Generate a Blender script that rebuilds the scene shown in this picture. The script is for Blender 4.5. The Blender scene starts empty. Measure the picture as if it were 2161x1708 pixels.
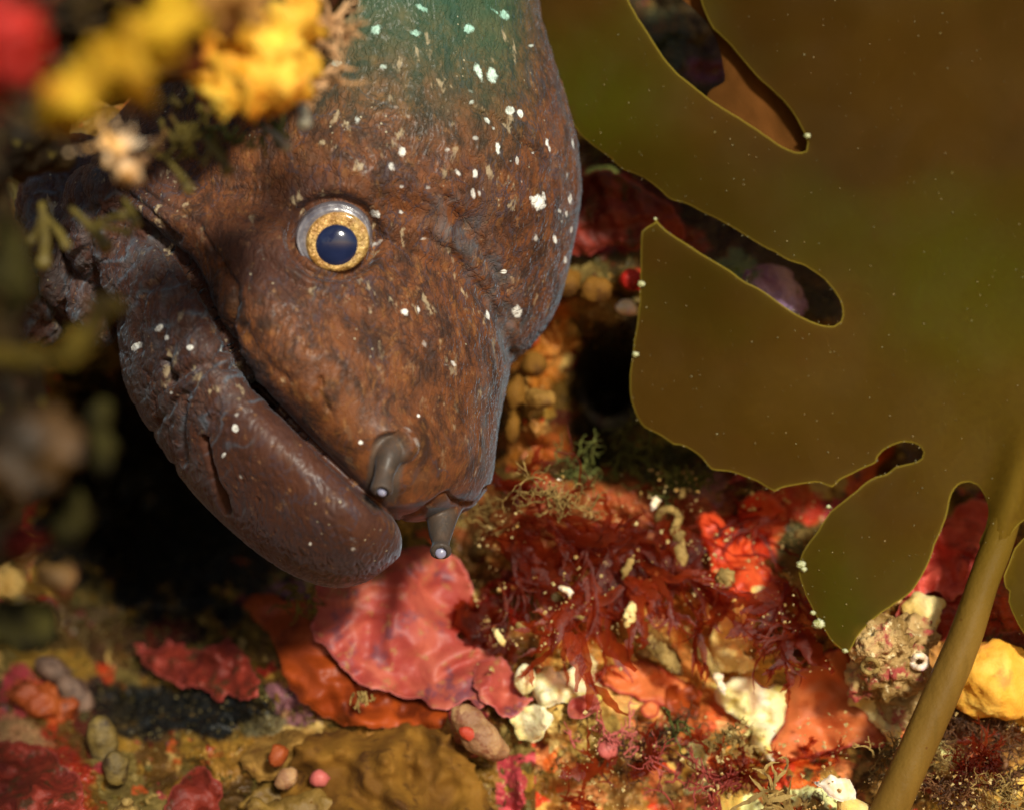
import bpy, bmesh, math, random
import numpy as np
from mathutils import Vector, geometry
from mathutils.bvhtree import BVHTree

# ---------------------------------------------------------------- camera, world, sun
S = 0.15            # metres per 1000 picture units
D = 4.0             # camera distance to the focused plane, in picture-thousands
CX, CY = 1080.5, 854.0
SC = bpy.context.scene
COL = SC.collection
cam_d = bpy.data.cameras.new('camera'); cam = bpy.data.objects.new('camera', cam_d); COL.objects.link(cam)
cam.location = (0, -D*S, 0); cam.rotation_euler = (math.pi/2, 0, 0)
cam_d.sensor_width = 36; cam_d.lens = 36*D/2.161
cam_d.clip_start = 0.005; cam_d.clip_end = 50
cam_d.dof.use_dof = True; cam_d.dof.focus_distance = (D-0.12)*S; cam_d.dof.aperture_fstop = 5.2
SC.camera = cam
SUN_EL, SUN_AZ = math.radians(22), math.radians(17)     # light from upper right, behind the camera
w = bpy.data.worlds.new('World'); SC.world = w; w.use_nodes = True
nt = w.node_tree
sky = nt.nodes.new('ShaderNodeTexSky'); sky.sky_type = 'NISHITA'; sky.sun_disc = False
sky.sun_elevation = SUN_EL; sky.sun_rotation = math.pi - SUN_AZ
nt.links.new(sky.outputs[0], nt.nodes['Background'].inputs[0]); nt.nodes['Background'].inputs[1].default_value = 0.08
sd = bpy.data.lights.new('sun', 'SUN'); sun = bpy.data.objects.new('sun', sd); COL.objects.link(sun)
sd.energy = 5.0; sd.angle = math.radians(7); sd.color = (1.0, 0.945, 0.80)
ldir = Vector((math.sin(SUN_AZ)*math.cos(SUN_EL), -math.cos(SUN_AZ)*math.cos(SUN_EL), math.sin(SUN_EL)))
sun.rotation_euler = ldir.to_track_quat('Z', 'Y').to_euler(); sun.location = ldir*2
SC.view_settings.view_transform = 'Standard'; SC.view_settings.look = 'None'
SC.view_settings.exposure = 0.0; SC.view_settings.gamma = 1

# ---------------------------------------------------------------- helpers
def pt(px, py, d=0.0):
    """photo position (2161x1708) at depth d behind the focused plane -> world metres"""
    px, py, d = np.broadcast_arrays(np.asarray(px, float), np.asarray(py, float), np.asarray(d, float))
    f = (D+d)/D
    return np.stack([(px-CX)/1000*f*S, d*S, -(py-CY)/1000*f*S], -1)
def unpt(V):
    d = V[:, 1]/S; f = (D+d)/D
    return V[:, 0]/(S*f)*1000+CX, CY-V[:, 2]/(S*f)*1000, d
def lin(r, g, b, k=1.15):
    return tuple(((c/255)/12.92 if c/255 <= .04045 else ((c/255+.055)/1.055)**2.4)/k for c in (r, g, b))
_rng = np.random.RandomState(5)
_P = np.concatenate([_rng.permutation(256)]*3); _G = _rng.normal(size=(256, 3)); _G /= np.linalg.norm(_G, axis=1)[:, None]
def pn(x, y, z=0.0, seed=0):
    x, y, z = np.broadcast_arrays(np.asarray(x, float)+seed*17.3, np.asarray(y, float)+seed*7.7, np.asarray(z, float)+seed*3.1)
    xi, yi, zi = np.floor(x).astype(int), np.floor(y).astype(int), np.floor(z).astype(int)
    xf, yf, zf = x-xi, y-yi, z-zi
    fd = lambda t: t*t*t*(t*(t*6-15)+10)
    u, v, w_ = fd(xf), fd(yf), fd(zf)
    r = 0
    for i in (0, 1):
        for j in (0, 1):
            for k in (0, 1):
                g = _G[_P[_P[_P[(xi+i) & 255]+((yi+j) & 255)]+((zi+k) & 255)]]
                dot = g[..., 0]*(xf-i)+g[..., 1]*(yf-j)+g[..., 2]*(zf-k)
                r = r+dot*(u if i else 1-u)*(v if j else 1-v)*(w_ if k else 1-w_)
    return r*1.5
def fbm(x, y, z=0.0, o=4, seed=0, g=.5):
    a, s, r = 1., 1., 0
    for i in range(o):
        r = r+a*pn(np.asarray(x)*s, np.asarray(y)*s, np.asarray(z)*s, seed+i*3); a *= g; s *= 2.03
    return r
def sst(a, b, x):
    t = np.clip((x-a)/(b-a), 0, 1); return t*t*(3-2*t)
def segdist(x, y, poly):
    best = np.full(np.shape(x), 1e9)
    for (ax, ay), (bx, by) in zip(poly[:-1], poly[1:]):
        dx, dy = bx-ax, by-ay
        t = np.clip(((x-ax)*dx+(y-ay)*dy)/(dx*dx+dy*dy+1e-9), 0, 1)
        best = np.minimum(best, np.hypot(x-ax-t*dx, y-ay-t*dy))
    return best
def crom(P, n):
    """Catmull-Rom resample of rows P to n rows"""
    P = np.asarray(P, float); m = len(P)
    t = np.linspace(0, m-1, n); i = np.minimum(t.astype(int), m-2); f = (t-i)[:, None]
    g = lambda k: P[np.clip(k, 0, m-1)]
    p0, p1, p2, p3 = g(i-1), g(i), g(i+1), g(i+2)
    return .5*(2*p1+(p2-p0)*f+(2*p0-5*p1+4*p2-p3)*f*f+(3*p1-3*p2+p3-p0)*f**3)
def new_mesh(name, V, F, mat=None, smooth=True, attrs=None):
    me = bpy.data.meshes.new(name)
    V = np.asarray(V, float)
    if isinstance(F, np.ndarray):
        n, k = F.shape
        me.vertices.add(len(V)); me.vertices.foreach_set('co', V.ravel())
        me.loops.add(n*k); me.loops.foreach_set('vertex_index', F.ravel().astype(np.int32))
        me.polygons.add(n); me.polygons.foreach_set('loop_start', np.arange(0, n*k, k, dtype=np.int32))
        me.update(calc_edges=True); me.validate()
    else:
        me.from_pydata(V.tolist(), [], [tuple(int(q) for q in f) for f in F]); me.update()
    if smooth: me.polygons.foreach_set('use_smooth', np.ones(len(me.polygons), bool))
    for k, a in (attrs or {}).items():
        a = np.asarray(a, float)
        if a.ndim == 1:
            at = me.attributes.new(k, 'FLOAT', 'POINT'); at.data.foreach_set('value', a)
        else:
            at = me.attributes.new(k, 'FLOAT_COLOR', 'POINT')
            at.data.foreach_set('color', np.concatenate([a, np.ones((len(a), 1))], 1).ravel())
    if mat: me.materials.append(mat)
    return me
def tag(o, label=None, cat=None, group=None, kind=None):
    for k, v in (('label', label), ('category', cat), ('group', group), ('kind', kind)):
        if v: o[k] = v
    return o
def obj(name, V, F, mat, parent=None, label=None, cat=None, group=None, kind=None, attrs=None, smooth=True, base=None):
    V = np.asarray(V, float)
    if parent is None:
        if base is None:
            base = np.array([(V[:, 0].min()+V[:, 0].max())/2, (V[:, 1].min()+V[:, 1].max())/2, V[:, 2].min()])
        org = np.asarray(base, float)
    else:
        p, org = parent, np.zeros(3)
        while p: org = org+np.array(p.location); p = p.parent
    o = bpy.data.objects.new(name, new_mesh(name, V-org, F, mat, smooth, attrs)); COL.objects.link(o)
    if parent is None: o.location = org
    else: o.parent = parent
    return tag(o, label, cat, group, kind)
def empty(name, loc, label, cat, group=None):
    o = bpy.data.objects.new(name, None); COL.objects.link(o); o.location = loc; o.empty_display_size = .01
    return tag(o, label, cat, group)
class MB:
    def __init__(s): s.V, s.F, s.n = [], [], 0
    def add(s, V, F):
        V = np.asarray(V, float); s.V.append(V); s.F += [tuple(int(q)+s.n for q in f) for f in F]; s.n += len(V)
    def tube(s, P, R, k=7, cap=True):
        """P world points (n,3), R radii in metres"""
        P = np.asarray(P, float); n = len(P); R = np.broadcast_to(np.asarray(R, float), (n,))
        T = np.gradient(P, axis=0); T /= np.linalg.norm(T, axis=1)[:, None]+1e-12
        ref = np.array([0.13, 1, .21]); A = np.cross(T, ref); A /= np.linalg.norm(A, axis=1)[:, None]+1e-12
        B = np.cross(T, A); th = np.arange(k)*2*math.pi/k
        V = P[:, None]+R[:, None, None]*(A[:, None]*np.cos(th)[None, :, None]+B[:, None]*np.sin(th)[None, :, None])
        F = [(i*k+j, i*k+(j+1) % k, (i+1)*k+(j+1) % k, (i+1)*k+j) for i in range(n-1) for j in range(k)]
        V = V.reshape(-1, 3)
        if cap:
            V = np.concatenate([V, P[:1]-T[:1]*R[0]*.5, P[-1:]+T[-1:]*R[-1]*.6])
            F += [(n*k, (j+1) % k, j) for j in range(k)]+[(n*k+1, (n-1)*k+j, (n-1)*k+(j+1) % k) for j in range(k)]
        s.add(V, F)
    def ribbon(s, P, W, side, thick=0.00008, cup=0.15):
        """flat tapering blade along P with half widths W in metres"""
        P = np.asarray(P, float); n = len(P); W = np.asarray(W, float)
        T = np.gradient(P, axis=0); T /= np.linalg.norm(T, axis=1)[:, None]+1e-12
        A = np.asarray(side, float)[None]-T*(T@np.asarray(side, float))[:, None]; A /= np.linalg.norm(A, axis=1)[:, None]+1e-12
        N = np.cross(T, A)
        rf = 1+.25*np.sin(np.arange(n)*2.1+P[0, 0]*9e3)
        V = np.stack([P-A*(W*rf)[:, None]+N*W[:, None]*cup, P, P+A*(W*(2-rf))[:, None]+N*W[:, None]*cup*.5], 1).reshape(-1, 3)
        F = [(i*3+j, i*3+j+1, (i+1)*3+j+1, (i+1)*3+j) for i in range(n-1) for j in range(2)]
        s.add(V, F)
    def arr(s): return np.concatenate(s.V), s.F
    def obj(s, name, mat, **kw):
        V, F = s.arr(); return obj(name, V, F, mat, **kw)
def ico(level):
    bm = bmesh.new(); bmesh.ops.create_icosphere(bm, subdivisions=level, radius=1)
    V = np.array([v.co[:] for v in bm.verts]); F = [tuple(v.index for v in f.verts) for f in bm.faces]; bm.free()
    return V, F
_ico = {}
def blob(px, py, d, rx, ry, rz, ang=0, lvl=3, amp=0., fr=2., seed=0):
    """lumpy ellipsoid; radii in picture units at its own depth"""
    if lvl not in _ico: _ico[lvl] = ico(lvl)
    U, F = _ico[lvl]; V = U.copy()
    if amp: V = V*(1+amp*fbm(U[:, 0]*fr, U[:, 1]*fr, U[:, 2]*fr, 3, seed))[:, None]
    V = V*np.array([rx, rz, ry]); c, s_ = math.cos(ang), math.sin(ang)
    X = V[:, 0]*c+V[:, 2]*s_; Z = -V[:, 0]*s_+V[:, 2]*c
    f = (D+d)/D
    return pt(px, py, d)+np.stack([X, V[:, 1], Z], 1)/1000*S*f, F
def remesh(V, F, vox, smooth=2):
    me = new_mesh('tmp', V, F); o = bpy.data.objects.new('tmp', me); COL.objects.link(o)
    m = o.modifiers.new('r', 'REMESH'); m.mode = 'VOXEL'; m.voxel_size = vox*S; m.adaptivity = 0
    if smooth:
        q = o.modifiers.new('s', 'SMOOTH'); q.iterations = smooth; q.factor = .5
    dg = bpy.context.evaluated_depsgraph_get(); dg.update(); ev = o.evaluated_get(dg).to_mesh()
    Vn = np.empty(len(ev.vertices)*3); ev.vertices.foreach_get('co', Vn); Vn = Vn.reshape(-1, 3)
    Fn = np.empty(len(ev.loops), np.int32); ev.loops.foreach_get('vertex_index', Fn); Fn = Fn.reshape(-1, 4)
    Nn = np.empty(len(ev.vertices)*3); ev.vertex_normals.foreach_get('vector', Nn); Nn = Nn.reshape(-1, 3)
    o.evaluated_get(dg).to_mesh_clear(); bpy.data.objects.remove(o); bpy.data.meshes.remove(me)
    return Vn, Fn, Nn
def normals(V, F):
    me = new_mesh('tmp', V, F); N = np.empty(len(V)*3); me.vertex_normals.foreach_get('vector', N); bpy.data.meshes.remove(me)
    return N.reshape(-1, 3)
# ---- node helpers
class NT:
    def __init__(s, name):
        s.m = bpy.data.materials.new(name); s.m.use_nodes = True; s.t = s.m.node_tree
        s.b = s.t.nodes['Principled BSDF']; s.o = s.t.nodes['Material Output']
        tc = s.t.nodes.new('ShaderNodeTexCoord'); mp = s.t.nodes.new('ShaderNodeMapping')
        mp.inputs['Scale'].default_value = (1/S,)*3; s.t.links.new(tc.outputs['Object'], mp.inputs[0]); s.co = mp.outputs[0]
    def set(s, sock, v):
        if hasattr(v, 'links') or isinstance(v, bpy.types.NodeSocket): s.t.links.new(v, sock)
        else: sock.default_value = tuple(v)+((1,) if len(v) == 3 and sock.type == 'RGBA' else ()) if isinstance(v, (tuple, list)) else v
    def map(s, scale, rot=(0, 0, 0), src=None):
        n = s.t.nodes.new('ShaderNodeMapping'); n.inputs['Scale'].default_value = scale; n.inputs['Rotation'].default_value = rot
        s.t.links.new(src or s.co, n.inputs[0]); return n.outputs[0]
    def noise(s, sc, det=4, rough=.55, co=None, dist=0, ridge=False, col=False):
        n = s.t.nodes.new('ShaderNodeTexNoise'); s.t.links.new(co or s.co, n.inputs['Vector'])
        if ridge: n.noise_type = 'RIDGED_MULTIFRACTAL'
        n.inputs['Scale'].default_value = sc; n.inputs['Detail'].default_value = det; n.inputs['Roughness'].default_value = rough; n.inputs['Distortion'].default_value = dist
        return n.outputs['Color' if col else 0]
    def vor(s, sc, feat='F1', co=None, rand=1):
        n = s.t.nodes.new('ShaderNodeTexVoronoi'); n.feature = feat; s.t.links.new(co or s.co, n.inputs['Vector'])
        n.inputs['Scale'].default_value = sc; n.inputs['Randomness'].default_value = rand
        return n.outputs[0]
    def ramp(s, v, a, b, lo=0., hi=1.):
        n = s.t.nodes.new('ShaderNodeMapRange'); n.interpolation_type = 'SMOOTHSTEP'; s.set(n.inputs[0], v)
        n.inputs[1].default_value = a; n.inputs[2].default_value = b; n.inputs[3].default_value = lo; n.inputs[4].default_value = hi
        return n.outputs[0]
    def math(s, op, a, b=0.):
        n = s.t.nodes.new('ShaderNodeMath'); n.operation = op; s.set(n.inputs[0], a); s.set(n.inputs[1], b); return n.outputs[0]
    def vadd(s, a, b, k):
        n = s.t.nodes.new('ShaderNodeVectorMath'); n.operation = 'MULTIPLY_ADD'; s.set(n.inputs[0], b); n.inputs[1].default_value = (k,)*3; s.set(n.inputs[2], a)
        return n.outputs[0]
    def mix(s, f, a, b, mode='MIX'):
        n = s.t.nodes.new('ShaderNodeMix'); n.data_type = 'RGBA'; n.blend_type = mode
        s.set(n.inputs[0], f); s.set(n.inputs[6], a); s.set(n.inputs[7], b); return n.outputs[2]
    def attr(s, name, col=False):
        n = s.t.nodes.new('ShaderNodeAttribute'); n.attribute_name = name; return n.outputs['Color' if col else 'Fac']
    def bump(s, h, dist, strength=1., nrm=None):
        n = s.t.nodes.new('ShaderNodeBump'); s.set(n.inputs['Height'], h); n.inputs['Distance'].default_value = dist*S; n.inputs['Strength'].default_value = strength
        if nrm: s.t.links.new(nrm, n.inputs['Normal'])
        return n.outputs[0]
    def out(s, col, rough=.6, nrm=None, spec=.4, **kw):
        s.set(s.b.inputs['Base Color'], col); s.set(s.b.inputs['Roughness'], rough); s.b.inputs['Specular IOR Level'].default_value = spec
        if nrm is not None: s.t.links.new(nrm, s.b.inputs['Normal'])
        for k, v in kw.items(): s.set(s.b.inputs[k.replace('_', ' ')], v)
        return s.m
def organic(name, cols, sc=8., rough=.55, bump=.01, bsc=25., spec=.4, sss=0., fleck=None, fs=60.):
    """mottled living surface: two or three colours mixed by noise, with fine relief"""
    n = NT(name); a = n.noise(sc, 5, .6, dist=.6); c = n.mix(n.ramp(a, .38, .62), cols[0], cols[1])
    if len(cols) > 2: c = n.mix(n.ramp(n.noise(sc*2.7, 4, .6), .52, .66), c, cols[2])
    if fleck: c = n.mix(n.ramp(n.noise(fs, 3, .6), .6, .68), c, fleck)
    h = n.noise(bsc, 6, .62)
    m = n.out(c, rough, n.bump(h, bump), spec)
    if sss:
        n.b.inputs['Subsurface Weight'].default_value = sss; n.b.inputs['Subsurface Scale'].default_value = .02*S
        n.b.inputs['Subsurface Radius'].default_value = (1, .5, .25)
    return m

# ---------------------------------------------------------------- moray eel
def loft(st, n=90, m=72, p=2.0, dl=((0, 0), (1, 0)), dr=((0, 0), (1, 0))):
    """stations (Lx,Ly,Rx,Ry,depth,front,back) in picture units -> closed body"""
    A = crom(st, n); th = np.arange(m)*2*math.pi/m
    c = np.sign(np.cos(th))*np.abs(np.cos(th))**(2/p); s_ = np.sign(np.sin(th))*np.abs(np.sin(th))**(2/p)
    mx, my = (A[:, 0]+A[:, 2])/2, (A[:, 1]+A[:, 3])/2; hx, hy = (A[:, 2]-A[:, 0])/2, (A[:, 3]-A[:, 1])/2
    d = A[:, 4][:, None]+np.where(s_[None] > 0, -A[:, 5][:, None]*s_[None], -A[:, 6][:, None]*s_[None])
    t_ = np.linspace(0, 1, n); EL, ER = (np.interp(t_, [a for a, b in q], [b for a, b in q])[:, None] for q in (dl, dr))
    d = d+EL*(1-c)/2+ER*(1+c)/2
    V = pt(mx[:, None]+hx[:, None]*c, my[:, None]+hy[:, None]*c, d).reshape(-1, 3)
    F = [(i*m+j, i*m+(j+1) % m, (i+1)*m+(j+1) % m, (i+1)*m+j) for i in range(n-1) for j in range(m)]
    F += [tuple(range(m-1, -1, -1)), tuple((n-1)*m+j for j in range(m))]
    return V, F
body = MB()
body.add(*loft([  # neck and nape hump
    (520, -420, 1080, -420, .20, .36, .30), (470, -200, 1122, -200, .20, .37, .30), (400, 0, 1140, 0, .20, .38, .30), (350, 90, 1160, 90, .19, .39, .30), (300, 180, 1188, 175, .18, .40, .30),
    (230, 260, 1211, 260, .17, .41, .30), (150, 340, 1224, 340, .17, .42, .30), (90, 420, 1226, 410, .17, .42, .30), (60, 500, 1217, 480, .18, .41, .30),
    (80, 570, 1201, 560, .19, .39, .30), (150, 640, 1178, 640, .20, .36, .28), (260, 700, 1144, 700, .20, .32, .26), (420, 770, 1098, 752, .20, .26, .2), (600, 830, 1030, 800, .2, .15, .1)]))
HD = [  # head and snout
    (330, 170, 900, 110, .02, .06, .3), (250, 300, 960, 230, .02, .18, .3), (262, 440, 1010, 370, .02, .25, .3), (352, 502, 1048, 470, .02, .27, .3), (425, 602, 1068, 560, .02, .27, .3),
    (476, 706, 1080, 640, .03, .27, .3), (535, 802, 1083, 720, .03, .26, .28), (597, 870, 1073, 795, .04, .25, .26), (656, 930, 1058, 870, .05, .24, .24),
    (715, 990, 1048, 930, .05, .22, .22), (760, 1037, 1043, 985, .05, .20, .2), (793, 1069, 1034, 1024, .05, .16, .18), (822, 1088, 1020, 1048, .05, .12, .14),
    (846, 1098, 992, 1073, .05, .08, .1), (874, 1101, 950, 1092, .05, .03, .03)]
body.add(*loft(HD, p=2.15, dl=((0, 0), (.15, -.12), (.4, -.26), (.8, -.24), (1, -.10)), dr=((0, .2), (.3, .14), (.5, .06), (.65, .0), (1, 0))))
JW = [  # lower jaw
    (120, 470, 250, 380, .10, .05, .1), (150, 560, 300, 442, .06, .12, .2), (205, 625, 376, 524, .03, .17, .2), (246, 690, 429, 613, .01, .18, .2), (256, 775, 477, 711, .0, .19, .2),
    (282, 850, 534, 812, -.01, .19, .2), (335, 935, 594, 876, -.02, .19, .2), (392, 1020, 657, 932, -.03, .19, .2), (462, 1095, 715, 987, -.04, .18, .2),
    (545, 1166, 768, 1038, -.05, .18, .19), (620, 1213, 811, 1074, -.06, .17, .17), (700, 1238, 838, 1105, -.06, .14, .14), (765, 1228, 848, 1140, -.06, .10, .1),
    (812, 1198, 843, 1172, -.06, .04, .04)]
body.add(*loft(JW, p=2.15, dl=((0, 0), (1, 0)), dr=((0, 0), (.25, -.20), (.7, -.20), (.85, -.12), (1, -.03))))
body.add(*loft([  # floor and back of the mouth, dark behind the lips
    (300, 480, 480, 440, .0, .12, .1), (380, 640, 560, 620, -.02, .13, .2), (480, 820, 660, 800, -.02, .13, .2), (600, 950, 760, 910, -.01, .12, .2), (700, 1060, 840, 1010, .02, .11, .1), (780, 1100, 890, 1060, .06, .07, .08)], n=40, m=32))
for b_ in ((118, 560, .10, 78, 118, 150, .15), (225, 470, .02, 80, 130, 140, -.3), (200, 640, .08, 55, 95, 110, -.15), (90, 640, .16, 70, 90, 90, 0), (150, 430, .15, 110, 150, 120, .2), (290, 420, .04, 120, 110, 200, .3), (235, 500, .0, 95, 110, 150, -.5), (380, 400, .05, 130, 120, 240, .2)):
    body.add(*blob(*b_[:3], b_[3], b_[4], b_[5], b_[6], lvl=4))
# tubular nostrils
def nost(P, R):
    P = crom(P, 16); R = crom(np.array(R)[:, None], 16)[:, 0]; body.tube(pt(P[:, 0], P[:, 1], P[:, 2]), R/1000*S, 20)
nost([(868, 930, -.20), (842, 936, -.285), (822, 962, -.325), (811, 1000, -.345), (805, 1036, -.36)], [20, 30, 27, 19, 23])
nost([(945, 1050, -.02), (934, 1085, -.08), (930, 1120, -.11), (930, 1148, -.135), (930, 1163, -.15)], [38, 33, 26, 18, 24])
V, F = body.arr()
EV, EF, EN = remesh(V, F, .0031, 9)
x, y, d = unpt(EV); front = sst(.35, -.05, EN[:, 1])
def gs(cx, cy, rx, ry, a=0.):
    c, s_ = math.cos(a), math.sin(a); u = ((x-cx)*c+(y-cy)*s_)/rx; v = (-(x-cx)*s_+(y-cy)*c)/ry
    return np.exp(-(u*u+v*v))
wx = x+14*fbm(x/90, y/90, d*6, 3, 1); wy = y+14*fbm(x/90, y/90, d*6, 3, 9)
LIP = [(262, 440), (305, 472), (352, 515), (388, 548), (427, 610), (474, 706), (535, 809), (596, 871), (656, 934), (714, 992), (761, 1040), (794, 1078)]
h = np.zeros(len(x)); lipd = segdist(x, y, LIP)
for g in ((750, 350, 110, 70, .35, .022), (703, 500, 105, 92, 0, .020), (548, 650, 70, 60, .5, .014), (848, 930, 60, 46, .5, .022), (658, 832, 34, 26, .7, .010),
          (900, 640, 110, 120, 0, .010), (980, 350, 90, 120, 0, .010), (600, 470, 60, 50, 0, -.008), (830, 560, 60, 30, .2, -.006), (900, 455, 120, 30, .25, -.012), (430, 560, 60, 40, .8, -.010), (740, 1140, 60, 45, .7, .008), (560, 940, 200, 60, .75, .008), (425, 380, 70, 90, 0, -.012)):
    h += g[5]*gs(*g[:5])
er = np.hypot((x-703)/82, (y-502)/74)
h += -.018*np.exp(-((er-1.12)/.14)**2)+.004*np.exp(-((er-1.45)/.15)**2)-.035*np.exp(-(er/.9)**4)
jaw = sst(-14, 14, ((y-440)-(x-280)*1.27)*.62)*sst(1260, 1240, y)*(d < .2)     # below the mouth line
h -= .012*np.exp(-(lipd/7)**2)*(1-sst(640, 760, x)*.3)
for poly, wd, dp in (([(468, 560), (502, 600), (505, 640), (490, 690), (500, 730)], 9, .014), ([(430, 925), (438, 960), (450, 1000), (466, 1045), (480, 1075)], 6, .026), ([(478, 735), (420, 790), (384, 850), (380, 900), (386, 975)], 8, .013),
        ([(350, 765), (357, 790), (360, 812)], 6, .020), ([(360, 812), (400, 775), (440, 760), (490, 775)], 8, .010), ([(330, 905), (350, 870), (385, 835)], 7, .009), ([(355, 560), (300, 620), (285, 690), (292, 740)], 9, .012), ([(415, 600), (350, 650), (335, 720)], 7, .007),
        ([(435, 665), (370, 720), (352, 765)], 7, .008), ([(225, 455), (290, 470), (345, 520), (388, 590)], 7, .012), ([(196, 440), (188, 540), (205, 610), (240, 660), (252, 670)], 12, .018), ([(185, 610), (225, 640)], 8, .012),
        ([(62, 540), (80, 640), (130, 680), (170, 720)], 9, .02), ([(80, 600), (72, 640)], 6, .01), ([(255, 400), (330, 455), (375, 510)], 6, .008), ([(300, 400), (360, 440), (420, 470), (460, 540)], 7, .008), ([(560, 540), (600, 590), (660, 610)], 9, .006), ([(905, 500), (960, 545), (1010, 610), (1050, 660), (1078, 740)], 15, .012),
        ([(940, 420), (975, 470), (1025, 540), (1060, 600), (1082, 680)], 13, .010), ([(850, 1096), (900, 1076), (948, 1046), (975, 1060), (1006, 1058), (1032, 1030)], 5, .010), ([(680, 800), (682, 815)], 5, .014), ([(670, 830), (690, 860)], 8, .007), ([(1158, 300), (1164, 340), (1150, 390)], 5, .006), ([(980, 220), (1060, 262), (1120, 310), (1150, 345)], 6, .006),
        ([(878, 640), (890, 700), (905, 760)], 9, .005), ([(520, 690), (560, 760), (600, 800)], 12, .006)):
    h -= dp*np.exp(-(segdist(wx*.6+x*.4, wy*.6+y*.4, poly)/wd)**2)
# fine wrinkles: anisotropic ridged noise; strong on nape, cheek and jaw, weak on the snout tip
wrk = np.clip(1-.92*gs(880, 1040, 190, 150, .3)-.95*jaw*sst(330, 430, (x-260)*.62+(y-560)*.78)-.5*gs(700, 900, 150, 130), .06, 1)
def ridged(u, v, w_, seed): return 1-np.abs(fbm(u, v, w_, 2, seed))*2.2
sn = sst(760, 1000, y)*sst(560, 700, x)                # smooth snout
wa = (.75-.45*sn+.4*sst(560, 200, x)*sst(300, 500, y))
a1 = ridged(wx/17+.12*wy/17, wy/52, d*9, 21); a2 = ridged(wx/9, wy/26, d*16, 33)
h += wa*(.0019*a1+.0010*a2)*(1-.5*jaw)*wrk
tj = ((x-260)*.62+(y-560)*.78); sj = (-(x-260)*.78+(y-560)*.62)
ph = tj/19+2.3*fbm(x/70, y/70, 0, 3, 41)-((sj-20)/90)**2*1.2
cres = np.abs(np.sin(ph))**.6
crest = np.exp(-((1-np.abs(np.sin(ph)))/.05))*jaw*sst(520, 400, tj)*sst(-.25, .35, fbm(x/45, y/45, 0, 2, 57))
h += jaw*sst(470, 380, tj)*.0062*(cres-1)*(.6+.8*fbm(x/60, y/60, 0, 2, 55))+jaw*.0016*a2
gill = sst(260, 215, x+.2*(y-500))*sst(380, 460, y)
h += gill*.005*ridged(wx/26+wy/60, wy/60, d*6, 61)
h += .0006*fbm(x/7, y/7, d*30, 2, 70)*wrk
tubes = np.maximum(sst(40, 30, segdist(x, y, [(818, 950), (808, 1020), (804, 1040)]))*sst(-.27, -.29, d), sst(40, 30, segdist(x, y, [(930, 1090), (930, 1170)]))*(y > 1070))
h *= (1-tubes)*front+(1-front)*.4
# pinch the tube mouths
EV = EV+EN*(h*S)[:, None]
for (cx, cy, cd, r) in ((805, 1040, -.37, 17), (930, 1167, -.165, 16)):
    q = np.hypot(x-cx, y-cy); EV[:, 1] += np.where(d < cd+.03, .045*S*np.exp(-(q/(r*.62))**4), 0)
SP = [(892,19,12,5,.5,.9),(1040,21,12,2.5,.7,.6),(1065,33,9,8,.3,1),(792,62,9,9,0,1),(875,71,9,5,.2,.9),(989,62,9,8,-.4,1),(713,134,9,6,0,.9),(809,141,6,5,0,.7),(1120,97,5,3,0,.9),(1009,152,15,6,1.1,1.3),(1037,160,13,9,1.3,1.4),
 (994,196,6,4,1,.6),(993,217,5,5,0,.7),(1075,235,8,7,0,1.2),(1096,241,8,4,1.3,1.1),(1025,256,8,4,1.2,.9),(1038,272,4,3,1,.8),(754,255,9,5,1.3,.75),(858,245,12,4,.1,.45),(1158,308,11,4,1.2,1.2),(847,320,10,7,1.3,.8),(823,352,8,6,1.2,.75),(1047,314,9,4,1.4,1.1),(999,293,6,4,0,.6),(940,317,6,5,.5,.6),
 (1089,338,6,3,1.4,.8),(768,365,7,6,0,.5),(961,365,6,3,1,.7),(997,366,9,4,1.4,.8),(1099,383,4,3,0,.7),(899,396,6,5,0,.55),(844,395,6,3,0,.55),(994,408,9,4,1.3,.8),(1008,410,7,3,1.3,.6),(1135,426,13,12,.6,1.6),(1147,415,9,4,1.3,.8),(1202,420,11,3,1.5,1),(790,451,8,7,.8,1),(847,448,6,4,.3,.75),(1071,427,6,4,1.2,.4),
 (1171,505,8,4,1.3,1),(1132,503,8,6,1.2,.6),(796,510,12,5,.1,.55),(892,505,11,3,-.1,.6),(1064,574,5,4,0,1),(1192,548,6,2.5,1.5,.9),(1195,452,5,3,1.5,.8),(1180,445,4,3,1,.7),(1186,468,4,3,1,.7),(1205,485,5,2,1.5,.7),(1197,370,6,3,1.5,.6),(1208,300,8,2.5,1.4,.8),(848,661,7,6,.3,.9),(879,657,8,3,1.4,.9),(1091,659,11,7,1.4,1.5),(1028,664,9,4,1.5,1.1),(893,728,6,6,.6,.55),
 (954,768,6,4,.8,.8),(940,770,7,3,.1,.5),(1128,322,3,2,0,.7),(1015,400,4,2,1.2,.6),(1075,340,3,2,0,.6),(1110,355,3,2,0,.6),(336,692,7,5,-1.2,1.3),(350,713,6,5,0,1.2),(283,731,8,4.5,-1,1.2),(402,733,5,4,0,1.1),(474,731,5,3.5,.5,1),(376,745,4,3,-1,.5),(501,874,5,4,0,.6),(500,902,5,5,0,1.2),(474,959,6,3.5,-1,1),(510,1005,4,4,0,.5),(760,932,3.5,3.5,0,1.1),(880,877,3,3,0,1),(655,1146,3,3,0,.9),(363,828,3,3,0,.8),(848,918,8,5,.9,.4),(858,935,8,4,.9,.45),(740,1128,10,5,.9,.35),(742,1148,7,4,.3,.6)]  # faint last entries on nose mound and jaw tip are painted gloss highlights
spot = np.full(len(x), -1.0); sbr = np.zeros(len(x))
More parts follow.
